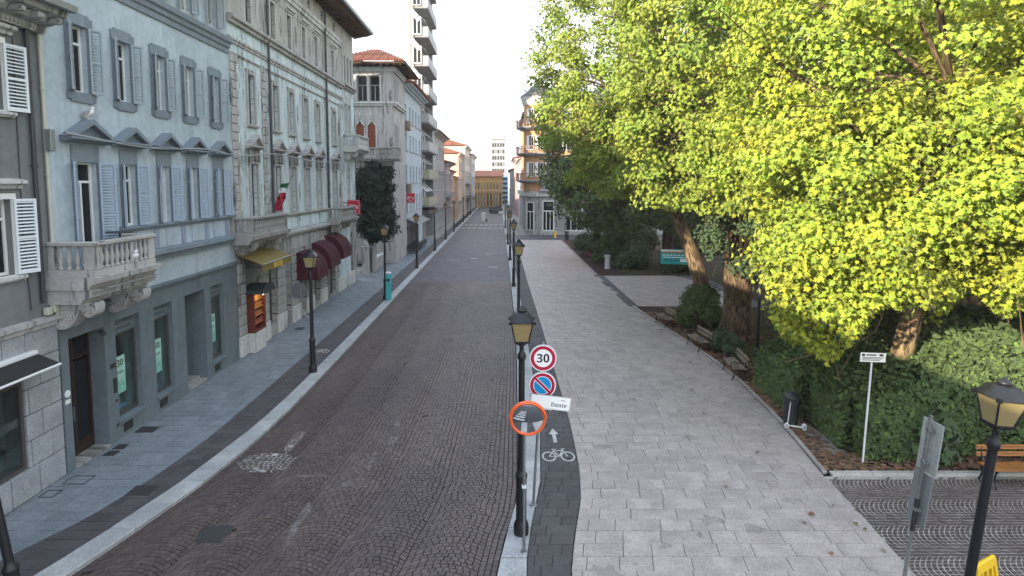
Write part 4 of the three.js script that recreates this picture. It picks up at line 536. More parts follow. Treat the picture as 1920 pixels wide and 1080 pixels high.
// ---------------------------------------------------------------- villa with orange shutters, behind the garden tree
{
  const b = thing('villa', 'grey villa with orange arched shutters, a loggia and a tiled hip roof', 'building', -13.6, 0, -54, 0), W = 4.3;
  const ar = [arch(1.05, 1.75, 10.0, 12.5), arch(2.05, 2.75, 10.0, 12.5)];
  wall(b, 0, W, 0.002, 17.2, [...ar, rect(1.2, 2.05, 14.15, 16.35), rect(2.3, 3.15, 14.15, 16.35), rect(1.6, 2.4, 4.2, 6.6)], M.stone, 0.4);
  [1.4, 2.4].forEach((u, i) => { const s = obj('arched_shutter', ext(shp(arch(u - 0.34, u + 0.34, 10.0, 12.46)), 0.05).translate(0, 0, -0.12), M.orangeShutter, b); obj('ogee_surround', [ext(shp(arch(u - 0.46, u + 0.46, 10, 12.7), [arch(u - 0.35, u + 0.35, 10, 12.5)]), 0.07), lathe([[0.05, 0], [0.12, 0.15], [0.05, 0.25], [0.14, 0.42], [0, 0.55]], 8, u, 12.65, 0.04)], M.stonePale, s); });
  [1.625, 2.725].forEach((u) => { win(b, u, 14.15, 16.35, 0.85, { fm: M.frameGrey, transom: 0.62, z: -0.25 }); });
  for (const u of [1.1, 2.17, 3.25]) obj('column', lathe([[0.12, 0], [0.12, 0.1], [0.08, 0.14], [0.07, 1.85], [0.12, 1.95], [0.16, 2.2], [0, 2.2]], 12, u, 14.15, 0.02), M.stonePale, b);
  win(b, 2.0, 4.2, 6.6, 0.8, { fm: M.frameDark });
  obj('corner_pilaster', cbox(3.85, 0.01, 0.06, 0.75, 17.0, 0.12, 0.02), M.stone, b);
  obj('cornice', [prof(band(16.7, 17.05, 0.3), -0.1, W + 0.25), prof(band(13.75, 14.1, 0.3), -0.1, W + 0.25), prof(band(9.2, 9.45, 0.2), 0, W)], M.stonePale, b);
  balcony(b, 0.4, 3.0, 0.8, 9.3, { m: M.stone, hb: 0.62 }); balcony(b, 3.0, 4.9, 1.1, 9.25, { m: M.stoneDark, hb: 0.66, step: 0.17 });
  obj('body', box(W / 2, 0.001, -3.6, W - 0.03, 17.2, 6.3), M.stone, b);
  const side = new THREE.Group(); side.name = 'side_front'; side.position.set(W + 0.012, 0, -0.05); side.rotation.y = Math.PI / 2; b.add(side);
  for (const [u, y] of [[0.9, 14.2], [1.7, 14.2], [1.1, 10.2], [1.9, 10.2]]) obj('side_window', [...ring(0.6, 2.1, 0.1, 0.02, 0.1), box(0, 0.1, 0, 0.4, 1.9, 0.02)].map((g) => g.translate(u, y, 0)), M.frameGrey, side);
  obj('side_course', [prof(band(13.75, 14.1, 0.3), 0, 6), prof(band(16.7, 17.05, 0.3), 0, 6)], M.stonePale, side);
  // hip roof with rows of pan tiles
  const R = obj('roof', quads([[[-1.3, 17.35, 1.3], [W + 1.3, 17.35, 1.3], [W - 1.8, 19.2, -3.4], [1.8, 19.2, -3.4]], [[W + 1.3, 17.35, 1.3], [W + 1.3, 17.35, -8], [W - 1.8, 19.2, -3.4]], [[-1.3, 17.35, -8], [-1.3, 17.35, 1.3], [1.8, 19.2, -3.4]], [[-1.3, 17.3, 1.3], [W + 1.3, 17.3, 1.3], [W + 1.3, 17.3, -8], [-1.3, 17.3, -8]]]), M.tileDark, b);
  for (let k = 0; k < 27; k++) { const x = -1.2 + k * 0.25, t = clamp(Math.min((x + 1.3) / 3.1, (W + 1.3 - x) / 3.1)); obj('tile_row', bar([x, 17.4, 1.34], [x + (W / 2 - x) * 0.0, 17.4 + 1.85 * t, 1.34 - 4.74 * t], 0.085, 8), k % 3 ? M.tile : M.tileDark, R); }
  obj('eave', [box(W / 2, 17.15, 0.0, W + 2.5, 0.14, 2.5), ...Array.from({ length: 12 }, (_, k) => box(-0.9 + k * 0.55, 17.03, 0.6, 0.1, 0.12, 1.2)), ...Array.from({ length: 8 }, (_, k) => box(W + 0.6, 17.03, -0.2 - k * 0.6, 1.2, 0.12, 0.1))], M.eaveWood, b);
}
// far blocks: a wall with real openings, windows set back in them
function block(name, label, X, D0, len, H, o) {
  const b = bldg(name, label, X, D0), { m, us, rows: rs, w = 0.9, depth = 9, fm = M.frameGrey, ov = 0.7, rise = 1.6, roof = M.tileDark, sh, flat, sur, sill } = o;
  wall(b, 0, len, 0.002, H, rs.flatMap(([y0, y1, ww]) => holes(us, ww || w, y0, y1)), m, 0.35);
  for (const [y0, y1, ww] of rs) row(b, us, y0, y1, ww || w, { fm, f: 0.07, sh, sur, sill, transom: y1 - y0 > 1.3 ? 0.72 : 2 });
  body(b, len, H, depth, m); if (flat) obj('parapet', box(len / 2, H, -depth / 2, len + 0.1, 0.35, depth + 0.9), M.towerGrey, b); else pitched(b, len, H + 0.25, depth, ov, rise, roof, 0.2);
  obj('cornice', prof(cornice(H + 0.12, ov * 0.75, 0.5), -0.1, len + 0.1), o.cm || m, b); return b;
}
{
  const b = block('white_house', 'pale plain house with grey windows beyond the villa', -9.4, 60.4, 13.2, 16.6, { m: M.paleWall, us: [1.4, 4.2, 6.4, 8.7, 11.4], rows: [[13.3, 14.9], [10.4, 12.0], [7.2, 8.9], [4.2, 5.9]], fm: M.frameGrey, ov: 1.2, rise: 1.5, roof: M.tile, sill: M.stone });
  for (const y of [12.4, 6.2]) obj('window_box', [cbox(1.4, y - 0.1, 0.25, 1.1, 0.9, 0.4, 0.03)], M.woodOld, b);
  for (const u of [2, 4.2, 6.4, 8.6]) { obj('shop_door', [...ring(1.4, 2.7, 0.1, 0.04, 0.1), box(0, 0.1, 0.02, 1.2, 2.5, 0.02)].map((g) => g.translate(u, 0.02, 0)), M.frameDark, b); }
  const a = obj('awning', prof([[0.05, 3.5], [0.05, 3.54], [1.3, 3.0], [1.3, 2.96]], 1, 10), M.awningPale, b); for (let k = 0; k < 9; k++) obj('awning_stripe', prof([[0.06, 3.545], [0.06, 3.55], [1.3, 3.01], [1.3, 3.004]], 1.2 + k, 1.6 + k), M.awningBlack, a);
}
{ // tower block with stacked balconies
  const L = 12.1, H = 46, b = bldg('tower_block', 'tall grey tower block with stacked pale balconies on the left', -9.7, 74.0);
  obj('wall', [box(L / 2, 0.002, -0.75, L, H, 0.5)], M.towerGrey, b);
  for (let f = 0; f < 13; f++) {
    const y = 4.4 + f * 3.34; if (y + 3 > H) break;
    obj('loggia_back', box(5.2, y + 0.05, -0.48, 9.6, 3.1, 0.04), M.interior, b);
    const B = obj('balcony', [box(5.2, y - 0.2, 0.25, 10.2, 0.2, 1.9)], M.towerGrey, b);
    obj('parapet', [box(0.12, y, 0.5, 0.08, 1.02, 1.3), box(5.2, y, 1.17, 10.2, 1.02, 0.07)], f < 2 ? M.towerPanelBeige : M.towerPanel, B);
    const EW = obj('end_window', [...ring(1.0, 2.0, 0.08, 0, 0.08), box(0, 0.1, 0, 0.08, 1.8, 0.06)].map((g) => g.rotateY(-Math.PI / 2).translate(-0.05, y + 0.1, -0.1)), M.frameWhite, b); obj('pane', box(-0.02, y + 0.15, -0.1, 0.02, 1.9, 0.9), M.glass, EW); obj('blind', box(0, 0, 0, 0.03, 1.5, 0.5).rotateX(-0.7).translate(-0.12, y + 1.7, 0.2), M.shutterWhite, b);
    obj('parapet_joint', [box(0.07, y, 0.3, 0.02, 1.02, 0.04), ...[2, 4, 6, 8].map((u) => box(u, y, 1.21, 0.04, 1.02, 0.02))], M.frameGrey, B);
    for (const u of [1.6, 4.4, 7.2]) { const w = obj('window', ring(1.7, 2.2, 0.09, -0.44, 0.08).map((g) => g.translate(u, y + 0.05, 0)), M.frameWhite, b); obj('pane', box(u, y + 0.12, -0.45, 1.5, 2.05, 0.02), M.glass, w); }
    for (const u of [0.5, 3.0, 5.8]) obj('sun_blind', box(0, 0, 0, 1.2, 0.03, 1.5).rotateX(0.75).translate(u + 0.3, y + 2.2, 0.3), f % 3 ? M.awningPale : M.shutterWhite, b);
  }
  obj('side_wall', [box(11.2, 0.002, 0.0, 1.7, H, 1.0)], M.zinc, b); obj('ground_shop', [...[1.5, 4.2, 7, 9.8].map((u) => box(u, 0.02, -0.58, 2.2, 3.2, 0.1)), box(5.5, 3.4, 0.3, 11, 0.4, 1.6)], M.frameDark, b);
}
{
  const sg = { sur: { m: M.stonePale, side: 0.15, top: 0.2, bot: 0.15 } };
  block('classical_house', 'grey classical house with tall window rows after the tower', -9.4, 86.4, 17.4, 14.3, { m: M.greyStoneFar, us: [1.6, 4, 6.4, 8.8, 11.2, 13.6, 16], rows: [[10.6, 12.6], [6.2, 9.0], [0.6, 3.2, 1.5]], w: 0.95, ov: 1.0, ...sg });
  const c = block('low_grey_house', 'lower grey house with a wide cornice beside the classical one', -9.2, 104, 9.5, 10.4, { m: M.greyStoneFar, us: [1.5, 4, 6.5, 8.6], rows: [[6.2, 8.6], [0.6, 3.0, 1.4]], ov: 1.3, ...sg });
  obj('balcony', [box(4.5, 4.6, 0.4, 8.5, 0.2, 0.9), box(4.5, 4.8, 0.8, 8.5, 0.8, 0.06)], M.towerGrey, c);
  block('pink_house', 'narrow pink house in the far left row', -9.1, 113.7, 6, 9.2, { m: M.pinkWall, us: [1.5, 4.2], rows: [[6, 7.8], [3.4, 5.0], [0.5, 2.6, 1.3]], ...sg });
  block('yellow_house', 'low yellow house with an arched doorway in the far left row', -9.4, 120, 8, 8.2, { m: M.ochre, us: [1.8, 5], rows: [[4.6, 6.4], [0.5, 3.2, 1.6]], ...sg });
  block('peach_house', 'peach house in full light in the far left row', -8.7, 128.2, 13, 13.2, { m: M.peach, us: [1.5, 4, 6.5, 9, 11.5], rows: [[9.6, 11.6], [5.6, 8.0], [0.5, 3.4, 1.6]], ...sg });
  const d = block('cream_house', 'cream house with stacked balconies in the far left row', -8.1, 141.5, 22, 15.6, { m: M.peachPale, us: [2, 5, 8, 11, 14, 17, 20], rows: [[11.6, 13.6], [7.4, 9.8], [4.2, 6.2], [0.4, 3.2, 1.8]], ...sg });
  for (const y of [7.2, 4.0]) obj('balcony', [box(11, y - 0.2, 0.5, 19, 0.18, 1.0), box(11, y, 0.97, 19, 0.8, 0.05)], M.stone, d);
  obj('gable', [ext(shp([[-2.6, 0], [2.6, 0], [1.6, 1.3], [0, 1.9], [-1.6, 1.3]]), 0.5).translate(4, 15.6, -0.5)], M.peachPale, d);
  block('sand_house', 'sand coloured house at the end of the far left row', -7.6, 163.8, 23, 14.6, { m: M.peachPale, us: [2, 5, 8, 11, 14, 17, 20], rows: [[10.6, 12.6], [6.4, 8.8], [0.4, 3.6, 1.8]], ...sg });
  const o = thing('ochre_hall', 'long ochre building with a red roof closing the far end of the street', 'building', -8.5, 0, -189, 0); // faces the camera
  const us = Array.from({ length: 9 }, (_, k) => 0.9 + k * 0.95); wall(o, 0, 9.2, 0.002, 9.2, [...holes(us, 0.42, 5.4, 7.4), ...holes(us, 0.55, 0.3, 4.2)], M.ochre); row(o, us, 5.4, 7.4, 0.42, { fm: M.frameGrey, mull: false }); row(o, us, 0.3, 4.2, 0.55, { fm: M.frameGrey, mull: false });
  obj('body', box(4.6, 0.001, -5.4, 9.18, 9.2, 10), M.ochre, o); pitched(o, 9.2, 9.35, 10, 0.7, 1.9, M.tile, 0.3); obj('course', prof(band(4.6, 4.9, 0.2), 0, 9.2), M.peach, o);
  const t = thing('white_tower', 'white high-rise with a grid of windows far beyond the street end', 'building', -3.4, 0, -244, 0);
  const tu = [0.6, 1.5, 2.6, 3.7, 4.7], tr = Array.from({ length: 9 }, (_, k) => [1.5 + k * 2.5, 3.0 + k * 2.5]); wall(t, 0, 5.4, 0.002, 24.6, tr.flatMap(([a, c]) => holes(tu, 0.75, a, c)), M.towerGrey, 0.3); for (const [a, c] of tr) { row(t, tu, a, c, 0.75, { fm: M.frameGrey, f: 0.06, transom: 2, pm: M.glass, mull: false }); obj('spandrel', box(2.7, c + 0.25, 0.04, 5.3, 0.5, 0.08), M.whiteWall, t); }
  obj('body', box(2.7, 0.001, -6, 5.38, 24.6, 11.3), M.whiteWall, t); obj('roof_slab', box(2.7, 24.6, -5.8, 5.8, 0.4, 12), M.towerGrey, t);
  const g = thing('grey_block', 'windowless grey block rising behind the ochre building', 'building', -8.6, 0, -225, 0); obj('wall', box(2.2, 0.002, -4, 4.4, 13.0, 8), M.towerPanel, g); obj('roof_slab', box(2.2, 13.0, -4, 4.6, 0.3, 8.2), M.towerGrey, g);
  const bl2 = thing('blue_block', 'low blue-grey glass block beside the ochre building', 'building', -0.4, 0, -200, 0); obj('wall', box(1.4, 0.002, -4, 3.0, 9.6, 8), M.blueFar, bl2); for (let k = 0; k < 6; k++) obj('window_band', box(1.4, 0.8 + k * 1.5, 0.03, 2.8, 0.7, 0.06), M.glass, bl2);
  // right-hand row behind the corner building (facades turned to the street)
  const right = (name, label, X, D0, len, H, m) => { const r = thing(name, label, 'building', X, 0, -(D0 + len), -Math.PI / 2), us2 = Array.from({ length: Math.floor(len / 3) }, (_, k) => 1.5 + k * 3), rs = [[H - 3.2, H - 1.4], [H - 6.6, H - 4.6], [0.4, 3.2]]; wall(r, 0, len, 0.002, H, rs.flatMap(([a, c]) => holes(us2, 1.1, a, c)), m); for (const [a, c] of rs) row(r, us2, a, c, 1.1, { fm: M.frameGrey }); body(r, len, H, 9, m); pitched(r, len, H + 0.2, 9, 0.7, 1.5, M.tileDark, 0.2); obj('cornice', prof(cornice(H + 0.1, 0.5, 0.5), 0, len), m, r); return r; };
  right('pale_right_house', 'pale house after the corner building on the far right side', 3.9, 111, 22, 11.2, M.whiteWall); right('rose_house', 'rose grey house on the far right side near the street end', 3.4, 134, 24, 12.6, M.pinkWall); right('slate_house', 'grey house last in the far right row', 2.8, 159, 26, 10.5, M.greyStoneFar);
}
// ---------------------------------------------------------------- orange corner building beyond the park
{
  const b = thing('corner_building', 'orange corner building with a round turret, balconies and a rusticated stone base', 'building', 0, 0, -85, 0), X0 = 3.5;
  // stone base with a chamfered corner
  const base = shp([[X0, 26], [X0, 1.8], [5.0, 0], [26, 0], [26, 26]]);
  obj('stone_base', strip(new THREE.ExtrudeGeometry(base, { depth: 5.3, bevelEnabled: false }).rotateX(-Math.PI / 2)), M.stone, b);
  obj('base_cornice', strip(new THREE.ExtrudeGeometry(shp([[X0 - 0.4, 26], [X0 - 0.4, 2], [4.9, -0.4], [26, -0.4], [26, 26]]), { depth: 0.7, bevelEnabled: false }).rotateX(-Math.PI / 2)).translate(0, 5.3, 0), M.stonePale, b);
  const F = (z) => z;
  const facade = (x0, x1, z) => { for (let r = 0; r < 12; r++) for (let x = x0; x < x1 - 0.2; x += 0.62) obj('rustic_block', cbox(x + 0.3, 0.5 + r * 0.4, z, 0.58, 0.37, 0.08, 0.03), M.rustic, b); };
  facade(5.1, 5.7, 0.04); facade(7.6, 8.8, 0.04); facade(11.6, 12.8, 0.04);
  obj('base_step', box(15, 0.002, 0.35, 21, 0.45, 0.7), M.stone, b);
  for (const [x, w] of [[6.65, 1.6], [10.2, 2.4], [14.4, 2.8], [18.4, 2.8]]) { const W = obj('shop_window', [...ring(w, 4.2, 0.12, 0.06, 0.1), box(0, 2.7, 0.06, w, 0.14, 0.1), box(-w / 6, 0.1, 0.06, 0.09, 2.6, 0.09), box(w / 6, 0.1, 0.06, 0.09, 2.6, 0.09)], M.frameWhite, b); W.position.set(x, 0.5, 0); obj('pane', box(0, 0.1, 0.03, w - 0.1, 4.0, 0.02), M.glass, W); }
  { const W = obj('corner_door', [...ring(1.5, 4.0, 0.12, 0.05, 0.1), box(0, 2.6, 0.05, 1.5, 0.12, 0.1), box(0, 0.1, 0.05, 0.1, 2.5, 0.1)], M.frameWhite, b); W.position.set(4.25, 0.5, -0.86); W.rotation.y = -0.876; obj('pane', box(0, 0.1, 0.02, 1.4, 3.8, 0.02), M.glass, W); }
  for (let r = 0; r < 12; r++) for (let k = 0; k < 5; k++) obj('rustic_block', cbox(X0, 0.5 + r * 0.4, -2.6 - k * 1.5, 0.1, 0.37, 1.35, 0.03), M.rustic, b);
  // turret and wings
  const cx = 5.4, cz = -2.2, R = 2.1, H = 18.0;
  obj('turret_wall', [lathe([[R, 6.0], [R, H], [R + 0.1, H], [R + 0.1, H + 0.2], [R, H + 0.3], [R, H + 1.0]], 36, cx, 0, cz)], M.orangeWall, b);
  obj('turret_cornice', [lathe([[R, H - 0.2], [R + 0.15, H - 0.1], [R + 0.45, H + 0.9], [R + 0.5, H + 1.1], [R, H + 1.15]], 36, cx, 0, cz), ...Array.from({ length: 18 }, (_, k) => cbox(0, H + 0.35, R + 0.2, 0.18, 0.4, 0.3, 0.03).rotateY(k * 0.349).translate(cx, 0, cz))], M.stonePale, b);
  obj('turret_roof', lathe([[R + 0.6, H + 1.05], [R + 0.45, H + 1.2], [1.4, H + 2.1], [0.5, H + 2.9], [0.12, H + 3.3], [0.1, H + 4.2], [0, H + 4.3]], 36, cx, 0, cz), M.roofDark, b);
  obj('wing_wall', [box(17, 6.0, -9, 20, 12.5, 16), box(5.2, 6.0, -15, 3.0, 11.0, 20)], M.orangeWall, b); obj('wing_roof', [prof([[0.6, 18.5], [0.6, 18.7], [-8, 21], [-17, 18.7], [-17, 18.5]], 7, 27.5).translate(0, 0, -1), box(5.0, 17.0, -15, 3.6, 0.4, 20.6)], M.roofDark, b);
  for (const y of [8.0, 11.7, 15.3]) {
    for (const a of [-0.55, 0.05, 0.62]) { const W = obj('turret_window', [...ring(0.8, 2.0, 0.09, 0.05, 0.12), box(0, 0.1, 0.05, 0.08, 1.8, 0.1)], M.frameWhite, b); W.position.set(cx + Math.sin(a) * R, y, cz + Math.cos(a) * R); W.rotation.y = a; obj('pane', box(0, 0.1, 0.02, 0.7, 1.85, 0.05), M.glass, W); obj('shutter', box(-0.55, 0, 0.05, 0.32, 2.0, 0.04), M.frameWhite, W); }
    for (const x of [9.2, 12, 15, 18, 21]) { const W = obj('wing_window', [...ring(1.1, 2.0, 0.1, 0.05, 0.12), box(0, 0.1, 0.05, 0.08, 1.8, 0.1)], M.frameWhite, b); W.position.set(x, y, -1.0); obj('pane', box(0, 0.1, 0.03, 1.0, 1.85, 0.03), M.glass, W); }
    if (y > 8 || true) { const yb = y - 0.55, B = obj('round_balcony', [lathe([[R, -0.35], [R + 0.5, -0.3], [R + 1.05, -0.05], [R + 1.1, 0.1], [R, 0.1]], 36, cx, yb, cz)], M.stone, b); obj('rail', [lathe([[R + 0.95, 0.95], [R + 1.1, 0.95], [R + 1.1, 1.05], [R + 0.95, 1.05], [R + 0.95, 0.95]], 36, cx, yb, cz), ...Array.from({ length: 40 }, (_, k) => { const a = k * Math.PI / 20; return bar([cx + Math.sin(a) * (R + 1.02), yb + 0.1, cz + Math.cos(a) * (R + 1.02)], [cx + Math.sin(a) * (R + 1.02), yb + 0.96, cz + Math.cos(a) * (R + 1.02)], 0.05, 5); })], mk('railPink', [0.35, 0.2, 0.16]), B); }
  }
  // carved group on the base cornice
  const s = thing('stone_sculpture', 'carved stone figures sitting on the cornice of the corner building', 'sculpture', 6.6, 6.0, -84.6);
  const ball = (x, y, z, a, c, e) => strip(new THREE.IcosahedronGeometry(1, 2).scale(a, c, e).translate(x, y, z));
  obj('figures', [ball(-0.5, 0.8, 0, 0.45, 0.8, 0.4), ball(-0.45, 1.75, 0.05, 0.25, 0.3, 0.25), ball(0.45, 0.6, 0.1, 0.6, 0.6, 0.45), ball(0.75, 1.2, 0.15, 0.28, 0.34, 0.28), ball(0, 1.3, -0.1, 0.4, 0.5, 0.3), bar([-0.8, 1.2, 0.1], [-0.1, 0.6, 0.35], 0.14, 8), bar([0.2, 0.9, 0.3], [1.1, 0.35, 0.35], 0.15, 8)], M.stone, s); obj('pedestal', cbox(0, 0, 0, 2.4, 0.3, 1.0, 0.03), M.stone, s);
}
// ---------------------------------------------------------------- street lamps
function makeLamp(label) {
  const t = thing('street_lamp', label, 'street lamp', 0, 0, 0, 0, 'black lantern lamps along the kerbs');
  obj('post', [lathe([[0.15, 0], [0.15, 0.2], [0.125, 0.26], [0.105, 0.3], [0.105, 1.15], [0.12, 1.18], [0.12, 1.24], [0.075, 1.3], [0.07, 1.34], [0.062, 3.5], [0.062, 3.56], [0.085, 3.6], [0.085, 3.68], [0.05, 3.72], [0.04, 3.84], [0.08, 3.87], [0.02, 3.92]], 16)], M.iron, t);
  const lo = 0.13, hi = 0.205, y0 = 3.95, y1 = 4.33, c = [[1, 1], [1, -1], [-1, -1], [-1, 1]];
  obj('lantern_frame', [...c.map(([x, z]) => bar([x * lo, y0, z * lo], [x * hi, y1, z * hi], 0.014, 6)), box(0, y0 - 0.02, 0, 2 * lo + 0.04, 0.03, 2 * lo + 0.04), ...c.map(([x, z]) => bar([x * lo, y0, z * lo], [0, 3.84, 0], 0.012, 5))], M.iron, t);
  for (let k = 0; k < 4; k++) obj('lantern_pane', quads([[[-lo, y0 + 0.01, lo], [lo, y0 + 0.01, lo], [hi, y1, hi], [-hi, y1, hi]]]).rotateY(k * Math.PI / 2), M.amber, t);
  const r = obj('lantern_roof', [lathe([[0.33, y1], [0.335, y1 + 0.02], [0.2, y1 + 0.17], [0.13, y1 + 0.2], [0.1, y1 + 0.2], [0.001, y1 + 0.21]], 4).rotateY(Math.PI / 4), ...c.map(([x, z]) => box(x * 0.235, y1 - 0.015, z * 0.235, 0.05, 0.06, 0.05))], M.iron, t);
  obj('finial', lathe([[0.08, y1 + 0.2], [0.11, y1 + 0.235], [0.05, y1 + 0.27], [0.025, y1 + 0.3], [0.001, y1 + 0.32]], 10), M.iron, r);
  return t;
}
{
  const L = [[0.42, 11.77, 'nearest lantern lamp in the middle, beside the traffic mirror', 0, 0], [0.8, 26.4, 'second lantern lamp along the right kerb, behind the nearest one', 0, 0], [0.92, 41.6, 'third lantern lamp along the right kerb from the traffic mirror', 0, 0], [0.9, 56.2, 'fourth lantern lamp along the right kerb from the traffic mirror', 0, 0], [0.88, 71, 'fifth and last lantern lamp along the right kerb before the crossing street', 0, 0],
    [-7.0, 22.4, 'lantern lamp on the left kerb in front of the red awnings, carrying a round sign', 0, 0], [-6.98, 36.8, 'lantern lamp on the left kerb beside the turquoise ticket machine', 0, 0], [-6.95, 50.7, 'third lantern lamp along the left kerb, after the turquoise machine', 0, 0], [-6.9, 64.3, 'fourth lantern lamp along the left kerb, by the tower block', 0, 0], [-6.9, 77.4, 'fifth lantern lamp along the left kerb', 0, 0], [-6.85, 90.5, 'sixth lantern lamp along the left kerb, before the crosswalk', 0, 0], [-6.85, 113.6, 'seventh lantern lamp along the left kerb, just past the crosswalk', 0, 0], [-6.8, 127, 'eighth lantern lamp along the left kerb, by the peach house', 0, 0], [-6.8, 140, 'ninth and farthest lantern lamp along the left kerb', 0, 0],
    [6.42, 8.15, 'lantern lamp leaning at the lower right over the fan cobbles', -0.105, 0], [-7.33, 8.9, 'lantern lamp at the lower left edge, only its post in view', 0.14, 0], [0.8, 98, 'lantern lamp on the right kerb past the crossing street', 0, 0]];
  const p = makeLamp(L[0][2]); L.forEach(([x, d, lb, tilt], i) => { const o = i ? dup(p, lb, x, 0, -d) : p; o.position.set(x, 0, -d); o.rotation.z = tilt; if (tilt) o.scale.setScalar(0.95); });
}
const park1 = thing('park_lamp_post', 'slim black park lamp post standing on the lawn between tree and hedge', 'lamp post', 10.4, 0, -24.3); obj('post', lathe([[0.12, 0], [0.12, 0.3], [0.07, 0.5], [0.05, 3.2], [0.07, 3.3], [0.04, 3.35]], 12), M.iron, park1); obj('lantern', lathe([[0.06, 3.35], [0.16, 3.4], [0.2, 3.7], [0.26, 3.74], [0.1, 3.9], [0, 3.95]], 12), M.iron, park1);
// ---------------------------------------------------------------- signs on the kerb island
const disc = (r, z) => strip(new THREE.CylinderGeometry(r, r, 0.02, 40).rotateX(Math.PI / 2).translate(0, 0, z));
function face(w, h, t, rough = 0.4) { return new THREE.MeshStandardMaterial({ map: t, roughness: rough, name: 'sign_print' }); }
const signTex30 = canvasTex(512, 512, (g) => { g.fillStyle = '#f2f2f0'; g.fillRect(0, 0, 512, 512); g.fillStyle = '#b30f38'; g.beginPath(); g.arc(256, 256, 240, 0, 7); g.fill(); g.fillStyle = '#f4f4f2'; g.beginPath(); g.arc(256, 256, 176, 0, 7); g.fill(); g.fillStyle = '#0b0b0b'; g.font = 'bold 232px sans-serif'; g.textAlign = 'center'; g.fillText('30', 256, 338); });
const signTexNP = canvasTex(512, 512, (g) => { g.fillStyle = '#f2f2f0'; g.fillRect(0, 0, 512, 512); g.fillStyle = '#b30f38'; g.beginPath(); g.arc(256, 256, 240, 0, 7); g.fill(); g.fillStyle = '#f2f2f0'; g.beginPath(); g.arc(256, 256, 180, 0, 7); g.fill(); g.fillStyle = '#118fc8'; g.beginPath(); g.arc(256, 256, 168, 0, 7); g.fill(); g.save(); g.translate(256, 256); g.rotate(Math.PI / 4); g.fillStyle = '#f2f2f0'; g.fillRect(-190, -36, 380, 72); g.fillStyle = '#b30f38'; g.fillRect(-200, -24, 400, 48); g.restore(); });
{
  const p = thing('sign_post', 'slim grey post carrying the round traffic signs beside the bike lane', 'sign post', 0.72, 0, -12.85); p.rotation.z = -0.055;
  obj('post', [cyl(0, 0, 0, 0.03, 0.03, 3.62, 12), cyl(0, 0, 0, 0.09, 0.08, 0.03, 12), cyl(0, 3.62, 0, 0.032, 0.02, 0.02, 12)], M.galv, p);
  obj('clamp', [box(0, 3.2, 0.03, 0.1, 0.04, 0.08), box(0, 3.42, 0.03, 0.1, 0.04, 0.08), box(0, 2.6, 0.03, 0.1, 0.04, 0.08), box(0, 2.85, 0.03, 0.1, 0.04, 0.08)], M.galv, p);
  const sg = (name, label, x, y, r, t) => { const s = thing(name, label, 'traffic sign', x, y, -12.77); obj('plate', disc(r, 0), M.galv, s); obj('face', strip(new THREE.CircleGeometry(r - 0.004, 48).translate(0, 0, 0.0125)), face(1, 1, t), s); obj('rim', strip(new THREE.TorusGeometry(r, 0.009, 6, 48)), M.plasticWhite, s); return s; };
  sg('speed_sign', 'round red-rimmed 30 speed limit sign', 0.91, 3.31, 0.285, signTex30); sg('no_parking_sign', 'round blue and red no parking sign half hidden by the name plate', 0.9, 2.72, 0.285, signTexNP);
  const nt = canvasTex(768, 256, (g, w, h) => { g.fillStyle = '#f4f3ee'; g.fillRect(0, 0, w, h); g.strokeStyle = '#9a9a96'; g.lineWidth = 5; g.strokeRect(10, 10, w - 20, h - 20); g.fillStyle = '#2c2c2c'; g.font = 'bold 104px serif'; g.textAlign = 'right'; g.fillText('Dante', w - 60, 196); g.fillStyle = '#8a8a86'; g.fillRect(w - 190, 62, 88, 14); });
  const n = thing('street_name_sign', 'white street name plate lettered Dante, tilted on the sign post', 'street sign', 1.05, 2.44, -12.5); n.rotation.set(0, 0.1, -0.15); obj('plate', box(0, -0.15, 0, 0.86, 0.3, 0.02), M.galv, n); obj('face', strip(new THREE.PlaneGeometry(0.85, 0.29).translate(0, 0, 0.0125)), face(1, 1, nt), n); obj('bracket', box(-0.25, -0.02, -0.15, 0.04, 0.04, 0.28), M.galv, n);
  const pt = canvasTex(512, 160, (g, w, h) => { g.fillStyle = '#efeeea'; g.fillRect(0, 0, w, h); g.fillStyle = '#222'; g.fillRect(40, 30, 150, 22); g.fillRect(230, 44, 220, 24); g.fillRect(60, 100, 300, 14); });
  const q = thing('supplementary_plate', 'small white plate with black lines under the street name plate', 'street sign', 0.88, 2.3, -12.7); q.rotation.z = -0.12; obj('plate', box(0, -0.08, 0, 0.46, 0.16, 0.015), M.galv, q); obj('face', strip(new THREE.PlaneGeometry(0.455, 0.155).translate(0, 0, 0.01)), face(1, 1, pt), q);
  const m = thing('traffic_mirror', 'round convex traffic mirror with an orange rim on a slim post', 'traffic mirror', 0.45, 0, -11.14);
  obj('post', [cyl(0, 0, 0, 0.028, 0.028, 2.95, 12), cyl(0, 0, 0, 0.07, 0.06, 0.02, 12)], M.galv, m); obj('post_strap', [box(0, 1.28, 0, 0.08, 0.05, 0.08)], M.steelWhite, m);
  const hd = obj('rim', [strip(new THREE.TorusGeometry(0.315, 0.028, 10, 48)), strip(new THREE.CylinderGeometry(0.315, 0.26, 0.06, 40).rotateX(Math.PI / 2).translate(0, 0, -0.035))], M.orange, m); hd.position.set(0.06, 2.66, 0.1); hd.rotation.set(0.12, -0.03, 0);
  const cap = new THREE.SphereGeometry(1.1, 48, 24, 0, Math.PI * 2, 0, Math.asin(0.3 / 1.1)).rotateX(Math.PI / 2).translate(0, 0, -1.1 * Math.cos(Math.asin(0.3 / 1.1)) + 0.005); obj('mirror_face', strip(cap), M.mirror, hd); obj('peak', [strip(new THREE.TorusGeometry(0.34, 0.02, 8, 24, Math.PI * 0.9).rotateZ(0.16).scale(1, 1, 3).translate(0, 0, 0.02))], M.orange, hd);
}
